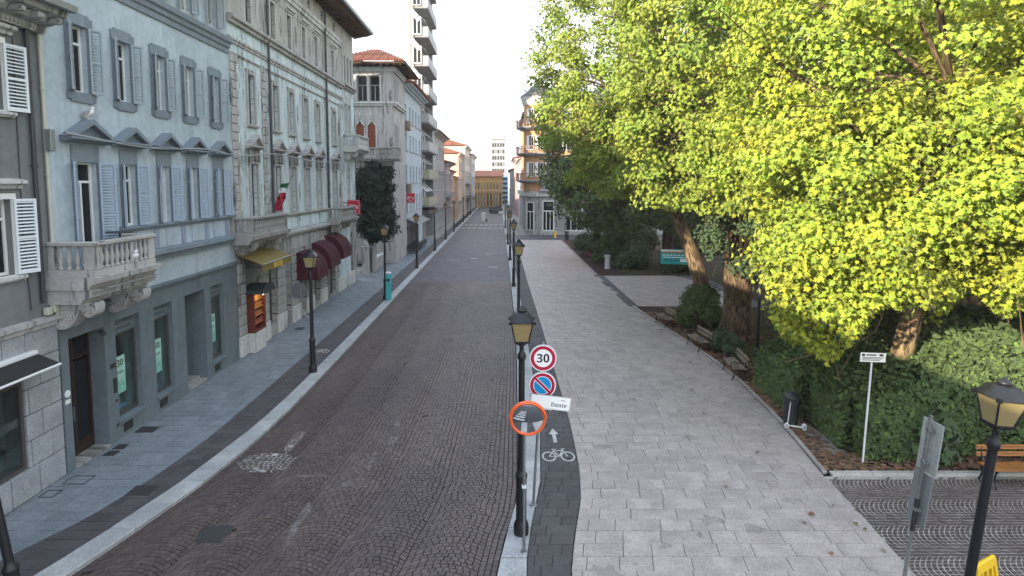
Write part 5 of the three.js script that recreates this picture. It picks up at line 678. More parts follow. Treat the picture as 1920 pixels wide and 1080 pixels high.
{ // round sign seen from behind on the left lamp
  const s = thing('round_sign_back', 'round grey traffic sign seen from behind on the left lamp post', 'traffic sign', -7.0, 0, -22.3); obj('plate', disc(0.3, 0).translate(-0.42, 3.1, 0), M.signBack, s); obj('arm', tube([[-0.35, 3.3, 0.03], [-0.32, 2.7, 0.03], [-0.28, 2.35, 0.03], [-0.06, 2.05, 0.03]], 0.022, 16, 8), M.galv, s);
  const t = thing('ticket_machine', 'turquoise ticket machine standing beside a lamp post on the left kerb', 'ticket machine', -6.76, 0, -36.7); obj('cabinet', [cbox(0, 0, 0, 0.3, 1.6, 0.25, 0.03)], M.teal, t); obj('top', cbox(0, 1.6, 0, 0.32, 0.12, 0.27, 0.05), M.steelWhite, t); obj('screen', box(0, 1.15, 0.13, 0.2, 0.16, 0.01), M.plasticDark, t); obj('slot', box(0.05, 0.9, 0.13, 0.1, 0.04, 0.01), M.plasticDark, t);
}
{ // right edge: sign seen from the side, yellow barrier, bench
  const s = thing('direction_sign', 'leaning galvanised sign post with two plates seen edge-on at the lower right', 'road sign', 6.62, 0, -9.6); s.rotation.z = -0.1;
  obj('post', [cyl(0, 0, 0, 0.03, 0.03, 3.3, 12)], M.galv, s); obj('post_wrap', cyl(0, 1.35, 0, 0.037, 0.037, 0.55, 12), M.plasticDark, s);
  const pl1 = obj('plate', box(0, 2.35, 0, 0.44, 0.85, 0.02), M.plateBack, s); pl1.position.set(0.08, 0, -0.02); pl1.rotation.y = -1.55; const pl2 = obj('plate', box(0, 1.45, 0, 0.38, 0.88, 0.02), M.zinc, s); pl2.position.set(0.06, 0, -0.03); pl2.rotation.y = -1.5; obj('clamp', [box(0, 2.5, 0.02, 0.09, 0.05, 0.09), box(0, 3.05, 0.02, 0.09, 0.05, 0.09), box(0, 1.7, 0.02, 0.09, 0.05, 0.09)], M.galv, s);
  const y = thing('yellow_barrier', 'yellow plastic folding barrier at the bottom right corner', 'barrier', 7.72, 0, -9.3, 0.5);
  for (const d of [-1, 1]) { const f = obj('panel', [box(-0.26, 0, 0, 0.07, 1.0, 0.05), box(0.26, 0, 0, 0.07, 1.0, 0.05), box(0, 0.9, 0, 0.46, 0.1, 0.05), box(0, 0.1, 0, 0.46, 0.1, 0.05), ...[-0.15, 0, 0.15].map((x) => box(x, 0.2, 0, 0.05, 0.7, 0.04))], M.yellow, y); f.position.z = d * 0.19; f.rotation.x = -d * 0.17; } obj('hinge', bar([-0.3, 0.99, 0], [0.3, 0.99, 0], 0.035, 10), M.yellow, y);
}
function bench(label, x, d, turn, m, iron, len = 1.5, scroll2 = true) {
  const b = thing('bench', label, 'bench', x, 0, -d, turn, 'benches of the park');
  for (const z of [0.02, 0.14, 0.26, 0.38]) obj('seat_slat', cbox(0, 0.43, z, len, 0.035, 0.095, 0.008), m, b);
  for (const y of [0.58, 0.74]) obj('back_slat', cbox(0, 0, 0, len, 0.11, 0.032, 0.008).rotateX(-0.15).translate(0, y, -0.07 - (y - 0.58) * 0.15), m, b);
  for (const s of [-1, 1]) { const u = s * (len / 2 - 0.12); obj('leg', [tube([[u, 0, 0.44], [u, 0.2, 0.36], [u, 0.42, 0.4]], 0.022, 10, 6), tube([[u, 0, -0.1], [u, 0.25, 0.0], [u, 0.45, -0.03], [u, 0.86, -0.12]], 0.022, 12, 6), bar([u, 0.41, -0.04], [u, 0.41, 0.44], 0.02, 6)], iron, b); if (scroll2) obj('armrest', [tube([[u, 0.43, 0.42], [u, 0.58, 0.48], [u, 0.66, 0.38], [u, 0.64, 0.2], [u, 0.64, -0.08]], 0.018, 16, 6), strip(new THREE.TorusGeometry(0.07, 0.014, 6, 14).rotateY(Math.PI / 2).translate(u, 0.53, 0.3))], iron, b); }
  return b;
}
bench('orange slatted bench standing in front of the hedge on the fan cobbles', 12.05, 13.95, 0, M.woodOrange, M.iron, 1.55, false);
bench('weathered park bench nearest the hedge, beside the soil bed', 8.78, 22.0, -Math.PI / 2 - 0.1, M.woodOld, M.iron); bench('weathered park bench with scrolled iron arms beside the dark bush', 8.62, 25.7, -Math.PI / 2 + 0.08, M.woodOld, M.iron); bench('weathered park bench farthest down the pavement, half hidden by the dark bush', 8.35, 30.0, -Math.PI / 2 + 0.1, M.woodOld, M.iron);
{
  const w = thing('litter_bin', 'dark cylindrical litter bin on the concrete pad by the hedge', 'litter bin', 8.42, 0.012, -17.25); obj('body', lathe([[0.17, 0], [0.19, 0.05], [0.21, 0.85], [0.2, 0.88], [0.13, 0.99], [0, 1.01]], 24), M.plasticDark, w); obj('opening', box(0, 0.72, 0.2, 0.2, 0.12, 0.03), M.plasticDark, w);
  const k = thing('kick_scooter', 'white kick scooter leaning on the dark litter bin', 'scooter', 8.42, 0.012, -16.98, -0.35); k.scale.set(0.6, 0.85, 0.85);
  obj('deck', [cbox(0.1, 0.09, 0, 0.55, 0.035, 0.12, 0.015), cbox(-0.28, 0.1, 0, 0.2, 0.03, 0.07, 0.01)], M.plasticWhite, k); obj('stem', [bar([-0.33, 0.1, 0], [-0.22, 0.92, -0.05], 0.022, 10)], M.plasticWhite, k); obj('handlebar', [bar([-0.22, 0.92, -0.26], [-0.22, 0.92, 0.16], 0.016, 8)], M.plasticDark, k);
  for (const x of [-0.36, 0.4]) { const wh = obj('wheel', strip(new THREE.TorusGeometry(0.075, 0.03, 10, 20).translate(x, 0.1, 0)), M.plasticWhite, k); obj('hub', strip(new THREE.CylinderGeometry(0.03, 0.03, 0.07, 12).rotateX(Math.PI / 2).translate(x, 0.1, 0)), M.galv, wh); } obj('fork', [bar([-0.36, 0.1, 0.045], [-0.32, 0.26, 0], 0.012, 6), bar([-0.36, 0.1, -0.045], [-0.32, 0.26, 0], 0.012, 6)], M.plasticWhite, k); obj('mudguard', strip(new THREE.TorusGeometry(0.12, 0.02, 6, 10, 1.8).rotateZ(0.7).scale(1, 1, 2).translate(0.4, 0.1, 0)), M.plasticWhite, k);
  const n = thing('park_sign', 'white rectangular sign on a slim pole in the hedge', 'sign', 9.1, 0, -14.85); n.rotation.z = -0.035; obj('pole', cyl(0, 0, 0, 0.025, 0.025, 2.72, 10), M.steelWhite, n);
  const nt = canvasTex(512, 192, (g, w2, h) => { g.fillStyle = '#e9e6dc'; g.fillRect(0, 0, w2, h); g.fillStyle = '#33312c'; g.font = 'bold 40px sans-serif'; g.fillRect(30, 24, 60, 50); g.fillRect(120, 34, 200, 26); g.fillRect(380, 24, 80, 44); for (let i = 0; i < 3; i++) g.fillRect(40, 92 + i * 28, 430 - i * 40, 13); });
  obj('plate', box(0, 2.62, 0.03, 0.64, 0.24, 0.02), M.galv, n); obj('face', strip(new THREE.PlaneGeometry(0.63, 0.23).translate(0, 2.74, 0.0425)), face(1, 1, nt), n);
  const bd = thing('information_board', 'turquoise information board on two legs beside the path', 'information board', 13.6, 0, -47.2, -0.25);
  const bt = canvasTex(512, 256, (g, w2, h) => { g.fillStyle = '#1fa5a5'; g.fillRect(0, 0, w2, h); g.fillStyle = '#e7e2d2'; g.fillRect(0, 0, w2, 34); g.fillStyle = '#a0764a'; g.fillRect(0, 34, w2 * 0.8, 26); g.fillStyle = '#eefafa'; for (let i = 0; i < 7; i++) g.fillRect(30 + i * 64, 90, 44, 18); g.fillRect(30, 130, 430, 14); g.fillStyle = '#12314a'; for (let i = 0; i < 5; i++) g.fillRect(60 + i * 80, 180, 50, 20); g.fillStyle = '#eefafa'; g.fillRect(330, 160, 120, 60); });
  obj('panel', cbox(0, 0.8, 0, 2.3, 1.15, 0.08, 0.015), M.teal, bd); obj('face', strip(new THREE.PlaneGeometry(2.24, 1.1).translate(0, 1.375, 0.0425)), face(1, 1, bt), bd); obj('leg', cbox(-1.18, 0, 0, 0.08, 1.95, 0.08), M.iron, bd); obj('leg', cbox(1.18, 0, 0, 0.08, 1.95, 0.08), M.iron, bd);
  const lb = thing('stone_litter_bin', 'pale stone litter bin at the corner of the path', 'litter bin', 8.9, 0, -50.6); obj('body', lathe([[0.26, 0], [0.22, 0.06], [0.22, 0.95], [0.28, 1.0], [0.28, 1.12], [0.2, 1.14], [0.19, 1.0]], 16), M.stonePale, lb); obj('lid', lathe([[0.3, 1.28], [0.2, 1.4], [0, 1.44]], 16), M.plasticDark, lb); obj('bracket', [bar([0.2, 1.1, 0], [0.24, 1.3, 0], 0.015, 5), bar([-0.2, 1.1, 0], [-0.24, 1.3, 0], 0.015, 5)], M.plasticDark, lb);
}
{ // signs, flag, cable and bird on the left row
  const lt = canvasTex(256, 256, (g) => { g.fillStyle = '#a5122f'; g.fillRect(0, 0, 256, 256); g.strokeStyle = '#e9c9cf'; g.lineWidth = 6; g.strokeRect(8, 8, 240, 240); g.lineWidth = 15; g.lineCap = 'round'; g.beginPath(); g.moveTo(36, 130); g.bezierCurveTo(50, 60, 90, 70, 84, 110); g.bezierCurveTo(110, 80, 170, 90, 196, 118); g.bezierCurveTo(230, 90, 220, 150, 200, 150); g.moveTo(84, 112); g.bezierCurveTo(90, 140, 60, 150, 40, 168); g.moveTo(120, 120); g.lineTo(110, 164); g.moveTo(190, 130); g.lineTo(206, 170); g.stroke(); g.fillStyle = '#e9c9cf'; g.fillRect(60, 198, 136, 14); });
  const rs = (label, x, y, d, w, h) => { const s = thing('projecting_sign', label, 'shop sign', x, y, -d); obj('box', cbox(0, 0, 0, w, h, 0.18, 0.02), M.red, s); obj('face', strip(new THREE.PlaneGeometry(w - 0.04, h - 0.04).translate(0, h / 2, 0.094)), face(1, 1, lt), s); obj('arm', bar([-w / 2, h * 0.8, 0], [-w / 2 - 0.35, h * 0.8, 0], 0.03, 6), M.iron, s); };
  rs('red projecting sign with a white emblem at the end of the palazzo', -9.75, 5.0, 40.8, 0.85, 0.95); rs('red projecting sign with a white emblem on the pale house after the villa', -8.95, 5.1, 61.2, 0.9, 1.0);
  const f = thing('tricolour_flag', 'drooping green, white and red flag on a slanted pole over the palazzo balcony', 'flag', -10.3, 5.9, -28.6); f.scale.setScalar(0.85); obj('pole', bar([0, 0, 0], [0.85, 1.75, 0.3], 0.022, 8), M.woodOld, f);
  const fl = (k, m) => { const L = []; for (let i = 0; i < 8; i++) for (let j = 0; j < 3; j++) { const P = (a, c) => { const B = [0, 0.16, 0.34, 1], t = B[k] + (B[k + 1] - B[k]) * c / 3; return [0.62 - 0.1 * a - t * 0.42 + 0.07 * Math.sin(a * 1.9 + c * 2.2), 1.35 - t * 1.5 + 0.02 * a - 0.03 * a, 0.2 + 0.05 * Math.cos(a * 2.1 + c) + 0.02 * a]; }; L.push([P(i * 0.5, j), P(i * 0.5 + 0.5, j), P(i * 0.5 + 0.5, j + 1), P(i * 0.5, j + 1)]); } return obj(['green_stripe', 'white_stripe', 'red_stripe'][k], quads(L), m, f); };
  fl(0, M.flagGreen); fl(1, M.flagWhite); fl(2, M.red);
  tag(obj('cable', tube([[-10.2, 8.2, -14.5], [-10.24, 8.05, -18], [-10.2, 8.2, -21.5], [-10.24, 8.1, -24.3], [-10.2, 8.35, -28], [-10.22, 8.25, -34], [-10.2, 8.4, -40.5]], 0.028, 60, 6), M.cable), 'thin grey cable running along the pale house and the palazzo facade', 'cable');
  const bird = (label, x, y, d, turn) => { const t = thing('pigeon', label, 'pigeon', x, y, -d, turn); const L = []; obj('body', [strip(new THREE.SphereGeometry(1, 16, 12).scale(0.1, 0.075, 0.16).rotateX(-0.5).translate(0, 0.13, 0)), strip(new THREE.SphereGeometry(0.045, 12, 10).translate(0, 0.27, 0.11)), taper([[0, 0.18, 0.07], [0, 0.22, 0.1], [0, 0.27, 0.11]], [0.06, 0.045, 0.035], 8), strip(new THREE.ConeGeometry(0.06, 0.16, 8).scale(1, 1, 0.35).rotateX(-2.2).translate(0, 0.05, -0.18)), bar([0.03, 0, 0.01], [0.03, 0.08, 0.01], 0.008, 5), bar([-0.03, 0, 0.01], [-0.03, 0.08, 0.01], 0.008, 5)], M.birdWhite, t); obj('beak', strip(new THREE.ConeGeometry(0.012, 0.04, 6).rotateX(Math.PI / 2).translate(0, 0.265, 0.165)), M.birdGrey, t); obj('wing', [strip(new THREE.SphereGeometry(1, 10, 8).scale(0.02, 0.05, 0.13).rotateX(-0.5).translate(0.09, 0.14, -0.02)), strip(new THREE.SphereGeometry(1, 10, 8).scale(0.02, 0.05, 0.13).rotateX(-0.5).translate(-0.09, 0.14, -0.02))], M.birdGrey, t); };
  bird('white pigeon perched on the first pediment of the pale house', -10.35, 8.62, 15.6, 1.8); bird('white pigeon on the balcony plinth of the pale house', -9.46, 5.0, 15.75, 0.9);
}
{ // tower crane over the far roofs
  const c = thing('tower_crane', 'pale tower crane over the roofs beyond the white high-rise', 'crane', -6.0, 0, -262); obj('mast', [[-0.4, -0.4], [0.4, -0.4], [-0.4, 0.4], [0.4, 0.4]].map(([x, z]) => bar([x, 0, z], [x, 27, z], 0.09, 5)).concat(Array.from({ length: 18 }, (_, k) => bar([-0.4, k * 1.5, 0.4], [0.4, k * 1.5 + 1.5, 0.4], 0.06, 4))), M.steelWhite, c); obj('jib', [bar([-6, 29.6, 0], [3, 26.6, 0], 0.1, 5), bar([-6, 30.1, 0], [3, 27.6, 0], 0.08, 5), ...Array.from({ length: 9 }, (_, k) => bar([-6 + k, 29.6 - k / 3, 0], [-5.5 + k, 29.95 - k * 0.28, 0], 0.05, 4))], M.awningPale, c);
}
{ // cafe terrace, far street
  const ch = (label, x, d, turn) => { const c = thing('cafe_chair', label, 'chair', x, 0, -d, turn, 'dark cafe chairs outside the pale house'); obj('seat', cbox(0, 0.43, 0, 0.45, 0.05, 0.45), M.plasticDark, c); obj('backrest', cbox(0, 0.5, -0.22, 0.45, 0.42, 0.05), M.plasticDark, c); for (const [x2, z2] of [[-0.2, -0.2], [0.2, -0.2], [-0.2, 0.2], [0.2, 0.2]]) obj('leg', bar([x2, 0, z2], [x2, 0.43, z2], 0.018, 6), M.plasticDark, c); };
  const ord = ['nearest the villa', 'second from the villa', 'third from the villa', 'fourth from the villa', 'farthest from the villa']; for (let k = 0; k < 5; k++) { const d = 60.6 + k * 1.7; ch('dark cafe chair by the wall under the striped awning, ' + ord[k], -9.1, d, 0.6); ch('dark cafe chair on the street side of the awning, ' + ord[k], -8.5, d + 0.6, -2.2); }
  for (let k = 0; k < 4; k++) { const t = thing('cafe_table', 'dark square cafe table under the striped awning, ' + ord[k === 3 ? 4 : k], 'table', -8.7, 0, -(61.5 + k * 1.9), 0, 'cafe tables outside the pale house'); obj('top', cbox(0, 0.72, 0, 0.6, 0.03, 0.6), M.plasticDark, t); obj('leg', cyl(0, 0, 0, 0.04, 0.04, 0.72, 8), M.plasticDark, t); obj('foot', cyl(0, 0, 0, 0.2, 0.2, 0.02, 12), M.plasticDark, t); }
  const car = (label, x, d, m) => { const c = thing('parked_car', label, 'car', x, ROAD, -d, 0.15); obj('body', [ext(shp([[-2, 0.3], [2, 0.3], [2.05, 0.75], [1.2, 0.95], [-1.9, 0.95], [-2.05, 0.6]]), 1.6, 0.06).translate(0, 0, -0.8).rotateY(Math.PI / 2)], m, c); obj('cabin', ext(shp([[-1.6, 0.95], [1.15, 0.95], [0.5, 1.45], [-1.2, 1.45]]), 1.4, 0.05).translate(0, 0, -0.7).rotateY(Math.PI / 2), M.glass, c); for (const [z2, x2] of [[1.25, 0.75], [1.25, -0.75], [-1.25, 0.75], [-1.25, -0.75]]) obj('wheel', strip(new THREE.CylinderGeometry(0.32, 0.32, 0.2, 18).rotateZ(Math.PI / 2).translate(x2, 0.32, z2)), M.plasticDark, c); for (const x2 of [-0.6, 0.6]) obj('tail_light', box(x2, 0.7, 2.06, 0.25, 0.12, 0.04), M.red, c); };
  car('dark parked car far down the street past the crosswalk', -1.6, 150, M.roofDark); car('second dark parked car farther on, near the ochre building', -0.6, 158, M.frameDark);
  const w = thing('street_plinth', 'white upright box standing in the road past the crosswalk', 'plinth', -3.2, ROAD, -116); obj('box', cbox(0, 0, 0, 0.8, 1.75, 0.4, 0.03), M.plasticWhite, w); obj('foot', cbox(0.15, 0, -0.4, 1.2, 0.4, 0.5, 0.03), M.plasticDark, w);
  const pl2 = thing('flower_planter', 'white square planter at the right side of the far road', 'planter', 0.1, ROAD, -146); obj('tub', cbox(0, 0, 0, 0.9, 0.7, 0.9, 0.03), M.plasticWhite, pl2); obj('shrub', strip(new THREE.IcosahedronGeometry(0.5, 2).translate(0, 0.95, 0)), mk('shrubFar', [0.05, 0.09, 0.03]), pl2);
  const yb = thing('yellow_hydrant', 'small yellow post in front of the corner building', 'post', 7.2, 0, -80.5); obj('post', lathe([[0.22, 0], [0.2, 0.08], [0.16, 0.12], [0.16, 0.6], [0.2, 0.64], [0.14, 0.78], [0, 0.84]], 14), M.yellow, yb); obj('nozzle', bar([-0.24, 0.45, 0], [0.24, 0.45, 0], 0.06, 8), M.yellow, yb);
  const db = thing('dark_bollard_bin', 'dark upright bin at the park corner by the crossing street', 'litter bin', 8.4, 0, -76.8); obj('body', lathe([[0.22, 0], [0.22, 1.0], [0.26, 1.02], [0.26, 1.1], [0, 1.16]], 14), M.plasticDark, db); obj('band', lathe([[0.225, 0.75], [0.235, 0.76], [0.235, 0.84], [0.225, 0.85]], 14), M.galv, db);
  const bs = thing('bus_stop_sign', 'slim pole with a pale plate in front of the corner building windows', 'sign', 8.6, 0, -81); obj('pole', cyl(0, 0, 0, 0.05, 0.05, 3.0, 8), M.iron, bs); obj('plate', cbox(0, 2.7, 0.06, 1.1, 0.5, 0.04), M.zinc, bs);
  // garden gate pillars in front of the villa
  for (const [d, lb] of [[46.2, 'stone gate pillar nearest the palazzo in front of the villa garden'], [48.8, 'stone gate pillar nearest the villa by the garden tree']]) { const p = thing('gate_pillar', lb, 'pillar', -10.2, 0, -d, 0, 'gate pillars of the villa garden'); obj('shaft', cbox(0, 0, 0, 0.5, 2.2, 0.5, 0.02), M.stone, p); obj('capital', [cbox(0, 2.2, 0, 0.62, 0.14, 0.62, 0.03), lathe([[0.2, 2.34], [0.25, 2.5], [0.12, 2.66], [0, 2.72]], 12)], M.stone, p); }
  const gt = thing('garden_gate', 'dark iron garden gate between the stone gate pillars', 'gate', -10.2, 0, -47.5, Math.PI / 2); obj('frame', [box(0, 0.1, 0, 2.0, 0.05, 0.04), box(0, 1.7, 0, 2.0, 0.05, 0.04)], M.iron, gt); for (let k = 0; k < 14; k++) obj('bar', bar([-0.95 + k * 0.146, 0.1, 0], [-0.95 + k * 0.146, 1.95, 0], 0.012, 5), M.iron, gt);
  const gw = thing('garden_wall', 'low stone wall in front of the villa garden', 'wall', -10.3, 0, -51.5, Math.PI / 2); obj('wall', cbox(0, 0, 0, 4.4, 0.9, 0.35, 0.02), M.stone, gw); obj('coping', cbox(0, 0.9, 0, 4.5, 0.12, 0.46, 0.03), M.stonePale, gw);
}
// ---------------------------------------------------------------- trees, hedge, shrubs
const leafMat = (key, c, tr = 0.4) => mk(key, c, { phys: 1, transmission: tr, thickness: 0, roughness: 0.95, side: THREE.DoubleSide });
leafMat('leafPlane', [0.30, 0.34, 0.02], 0.28); leafMat('leafPlane2', [0.215, 0.295, 0.022], 0.3); leafMat('leafPlane3', [0.245, 0.30, 0.024], 0.3); leafMat('leafDark', [0.085, 0.135, 0.028], 0.3); mk('leafMag', [0.014, 0.024, 0.01], { roughness: 0.8, side: THREE.DoubleSide }); mk('leafHedge', [0.058, 0.092, 0.027], { roughness: 0.85, side: THREE.DoubleSide }); leafMat('leafShrub', [0.055, 0.095, 0.028], 0.25); leafMat('leafDead', [0.2, 0.105, 0.055], 0.1);
function leafGeo(kind) {
  const pts = kind === 'plane' ? [[0, 0], [0.16, 0.04], [0.46, 0.0], [0.3, 0.22], [0.5, 0.5], [0.24, 0.5], [0, 1], [-0.24, 0.5], [-0.5, 0.5], [-0.3, 0.22], [-0.46, 0.0], [-0.16, 0.04]] : kind === 'oval' ? [[0, 0], [0.2, 0.25], [0.24, 0.5], [0.16, 0.78], [0, 1], [-0.16, 0.78], [-0.24, 0.5], [-0.2, 0.25]] : [[0, 0], [0.36, 0.35], [0.2, 0.7], [0, 1], [-0.2, 0.7], [-0.36, 0.35]];
  const z = (p) => -0.22 * p[0] * p[0] + 0.10 * Math.abs(p[0]) - 0.22 * (p[1] - 0.35) ** 2, c = [0, 0.35], L = [];
  for (let i = 0; i < pts.length; i++) { const a = pts[i], b = pts[(i + 1) % pts.length]; L.push([[c[0], c[1] - 0.35, z(c)], [a[0], a[1] - 0.35, z(a)], [b[0], b[1] - 0.35, z(b)]]); }
  const g = quads(L); return mergeVertices((g.deleteAttribute('normal'), g)).index ? (() => { const q = mergeVertices(g); q.computeVertexNormals(); return q; })() : g;
}
const LG = { plane: leafGeo('plane'), oval: leafGeo('oval'), simple: leafGeo('simple') };
const _q = new THREE.Quaternion(), _b = new THREE.Matrix4(), _v = new THREE.Vector3(), _n = new THREE.Vector3(), _t = new THREE.Vector3(), _s = new THREE.Vector3();
function leafAt(px, py, pz, nx, ny, nz, size, droop = 0.7) {
  _n.set(nx + rr(-0.85, 0.85), ny + rr(-0.7, 0.8), nz + rr(-0.85, 0.85)).normalize(); _t.set(rr(-1, 1), -droop + rr(-0.5, 0.5), rr(-1, 1)); _t.addScaledVector(_n, -_t.dot(_n)).normalize(); _v.crossVectors(_t, _n).normalize();
  _b.makeBasis(_v, _t, _n); _q.setFromRotationMatrix(_b); const k = size * (0.5 + 0.85 * Math.sqrt(rnd())); return new THREE.Matrix4().compose(_s.set(px, py, pz).clone(), _q, new THREE.Vector3(k, k, k));
}
function tree(o) {
  const { name, label, x, d, trunk, radii, ell, clumps, per, size, m, g = LG.plane, cr = [0.7, 1.25], bark = M.bark, limbs = 30, own = 0, hueV = 0.14, flat = 0.75 } = o;
  const t = thing(name, label, 'tree', x, 0, -d); seed = o.seed;
  const tp = trunk.map(([a, b, c]) => [a, b, -c]); obj('trunk', [taper(tp, radii, 14, 0.16), ...(o.flare ? Array.from({ length: 7 }, (_, k) => { const a = k * 0.9 + rr(0, 0.4), r = radii[0]; return taper([[tp[0][0] + Math.cos(a) * r * 1.55, -0.05, tp[0][2] + Math.sin(a) * r * 1.55], [tp[0][0] + Math.cos(a) * r * 1.05, 0.16, tp[0][2] + Math.sin(a) * r * 1.05], [tp[0][0] + Math.cos(a) * r * 0.75, 0.9, tp[0][2] + Math.sin(a) * r * 0.75]], [0.1 * r + 0.05, 0.25 * r, 0.12 * r], 7, 0.2); }) : [])], bark, t);
  const cl = [], vol = ell.map((e) => e[3] * e[4] + e[4] * e[5] + e[3] * e[5]), tot = vol.reduce((a, b) => a + b);
  ell.forEach(([ex, ey, ez, ax, ay, az], i) => { const n = Math.round(clumps * vol[i] / tot); for (let k = 0; k < n; k++) { const u = rr(-1, 1), p = rr(0, 6.283), s = Math.sqrt(1 - u * u), r = Math.pow(rnd(), 0.33) * 0.35 + 0.65 + rr(-0.1, 0.08); const c = [ex + Math.cos(p) * s * ax * r, ey + u * ay * r, -(ez + Math.sin(p) * s * az * r), rr(...cr), Math.cos(p) * s, u, -Math.sin(p) * s]; if (o.keep && !o.keep(c[0], c[1], -c[2])) continue; cl.push(c); } });
  const top = tp[tp.length - 1], fork = tp[Math.max(0, tp.length - 2)], LB = [];
  for (let k = 0; k < limbs && cl.length; k++) { const c = cl[Math.floor(k * cl.length / limbs)], s = k % 3 ? top : fork, r0 = radii[radii.length - 1] * rr(0.45, 0.85), mid = [(s[0] * 0.55 + c[0] * 0.45) + rr(-0.6, 0.6), s[1] * 0.5 + c[1] * 0.5 + rr(0.1, 1.1), (s[2] * 0.55 + c[2] * 0.45) + rr(-0.6, 0.6)]; LB.push(taper([[s[0], s[1], s[2]], mid, [c[0], c[1], c[2]]], [r0, r0 * 0.5, 0.025], 6)); for (let q = 0; q < 3; q++) LB.push(taper([mid, [(mid[0] + c[0]) / 2 + rr(-1, 1), (mid[1] + c[1]) / 2 + rr(-0.6, 0.8), (mid[2] + c[2]) / 2 + rr(-1, 1)], [c[0] + rr(-1.5, 1.5), c[1] + rr(-1, 1), c[2] + rr(-1.5, 1.5)]], [r0 * 0.35, r0 * 0.2, 0.015], 5)); }
  if (LB.length) obj('limbs', LB, bark, t);
  const mats = [], cols = [];
  for (const c of cl) {
    const tone = 1 + rr(-hueV, hueV), gy = rr(-0.2, 0.08), n = Math.round(per * c[3] * c[3] * rr(0.75, 1.2));
    for (let k = 0; k < n; k++) {
      const u = rr(-1, 1), p = rr(0, 6.283), s = Math.sqrt(1 - u * u), r = Math.pow(rnd(), 0.45) * c[3] * (1 + 0.25 * rr(-1, 1)), nx = Math.cos(p) * s, nz = Math.sin(p) * s;
      const X = c[0] + nx * r, Y = c[1] + u * r * flat - 0.22 * r * r, Z = c[2] + nz * r; if (Y < (o.minY ?? 2.2) || (o.floor && Y < o.floor(X, -Z) + 0.35 * Math.sin(X * 3.1 + Z * 2.3))) continue;
      mats.push(leafAt(X, Y, Z, nx * 0.5 + c[4] * 0.5, u * 0.3 + 0.45 + c[5] * 0.2, nz * 0.5 + c[6] * 0.5, size)); const w = tone + rr(-0.12, 0.12), y = gy + rr(-0.1, 0.12); cols.push(lin(w * (1 + y), w, w * (1 - y)));
    }
  }
  if (own) { // the nearest leaves are single parts
    const ord = mats.map((q, i) => [Math.hypot(q.elements[12], q.elements[13] - 7, q.elements[14]), i, q.elements]).filter(([, , e]) => -e[14] > 8 && e[12] < -e[14] * 0.82 && e[13] - 7 < -e[14] * 0.26).sort((a, b) => a[0] - b[0]).slice(0, own).map((a) => a[1]), set = new Set(ord);
    const mm = [m, M.leafPlane2]; for (const i of ord) { const l = new THREE.Mesh(g, mm[i % 2]); l.name = 'leaf'; l.castShadow = l.receiveShadow = true; l.applyMatrix4(mats[i]); t.add(l); }
    inst('crown', g, m, mats.filter((_, i) => !set.has(i)), cols.filter((_, i) => !set.has(i)), t);
  } else inst('crown', g, m, mats, cols, t);
  // the group stands at the trunk foot: parts were laid out in street coordinates
  for (const c of t.children) { c.position.x -= x; c.position.z += d; }
  return t;
}
tree({ name: 'plane_tree', label: 'nearest plane tree, its bright yellow-green crown hanging over the hedge at right', x: 10.4, d: 15.9, seed: 11, trunk: [[10.35, -0.1, 15.9], [10.6, 1.4, 16.1], [11.25, 3.5, 16.5], [12.2, 6.2, 17], [12.8, 9.5, 17.6]], radii: [0.36, 0.3, 0.26, 0.22, 0.15], ell: [[12.6, 10.6, 17.8, 6.2, 7.0, 5.2], [9.2, 6.6, 16, 2.8, 2.9, 2.4], [8.4, 4.6, 15.6, 1.4, 2.2, 1.3], [16.2, 8.0, 16.6, 5.2, 4.6, 4.6], [13.5, 6.8, 15, 4, 2.8, 2.8]], clumps: 1000, per: 350, size: 0.124, cr: [0.42, 0.98], m: M.leafPlane, bark: M.barkPale, limbs: 46, own: 300, minY: 2.1, floor: (() => { const F = poly([[6, 4.3], [6.9, 3.9], [7.5, 3.0], [8.0, 2.3], [8.4, 2.4], [8.9, 3.1], [9.6, 3.5], [11, 3.5], [12, 3.9], [20, 3.9]]); return (x, d) => 7 - (7 - F(x * 15.5 / d)) * d / 15.5; })(), keep: (x, y, d) => d > 11 });
tree({ name: 'plane_tree', label: 'plane tree with the thick furrowed trunk on the lawn', x: 10.75, d: 27.4, seed: 12, flare: 1, trunk: [[10.72, -0.1, 27.4], [10.75, 1.5, 27.4], [10.7, 4, 27.4], [10.8, 8, 27.3], [11, 12, 27.2]], radii: [0.74, 0.62, 0.55, 0.42, 0.2], ell: [[11, 12, 26.8, 6.0, 8.2, 5.6], [10.2, 9.4, 24.6, 2.6, 2.0, 2.4]], clumps: 560, per: 250, size: 0.15, cr: [0.5, 1.0], m: M.leafPlane3, limbs: 36, minY: 5.8 });
tree({ name: 'plane_tree', label: 'plane tree with the slim trunk leaning left over the path', x: 10.45, d: 30.6, seed: 13, flare: 1, trunk: [[10.5, -0.1, 30.6], [10.3, 1.6, 30.7], [9.6, 4, 31.2], [8.7, 6.5, 32], [7.9, 10, 33.5]], radii: [0.5, 0.4, 0.33, 0.27, 0.16], ell: [[7.6, 13.2, 35, 5.6, 7.4, 5.6], [8.4, 9.0, 33.5, 4.2, 3.0, 4]], clumps: 540, per: 250, size: 0.15, cr: [0.5, 1.0], m: M.leafPlane3, limbs: 34, minY: 6.2, bark: M.barkPale, keep: (x, y, d) => x > 1.9 && (x > 4.3 || y > 9.3) });
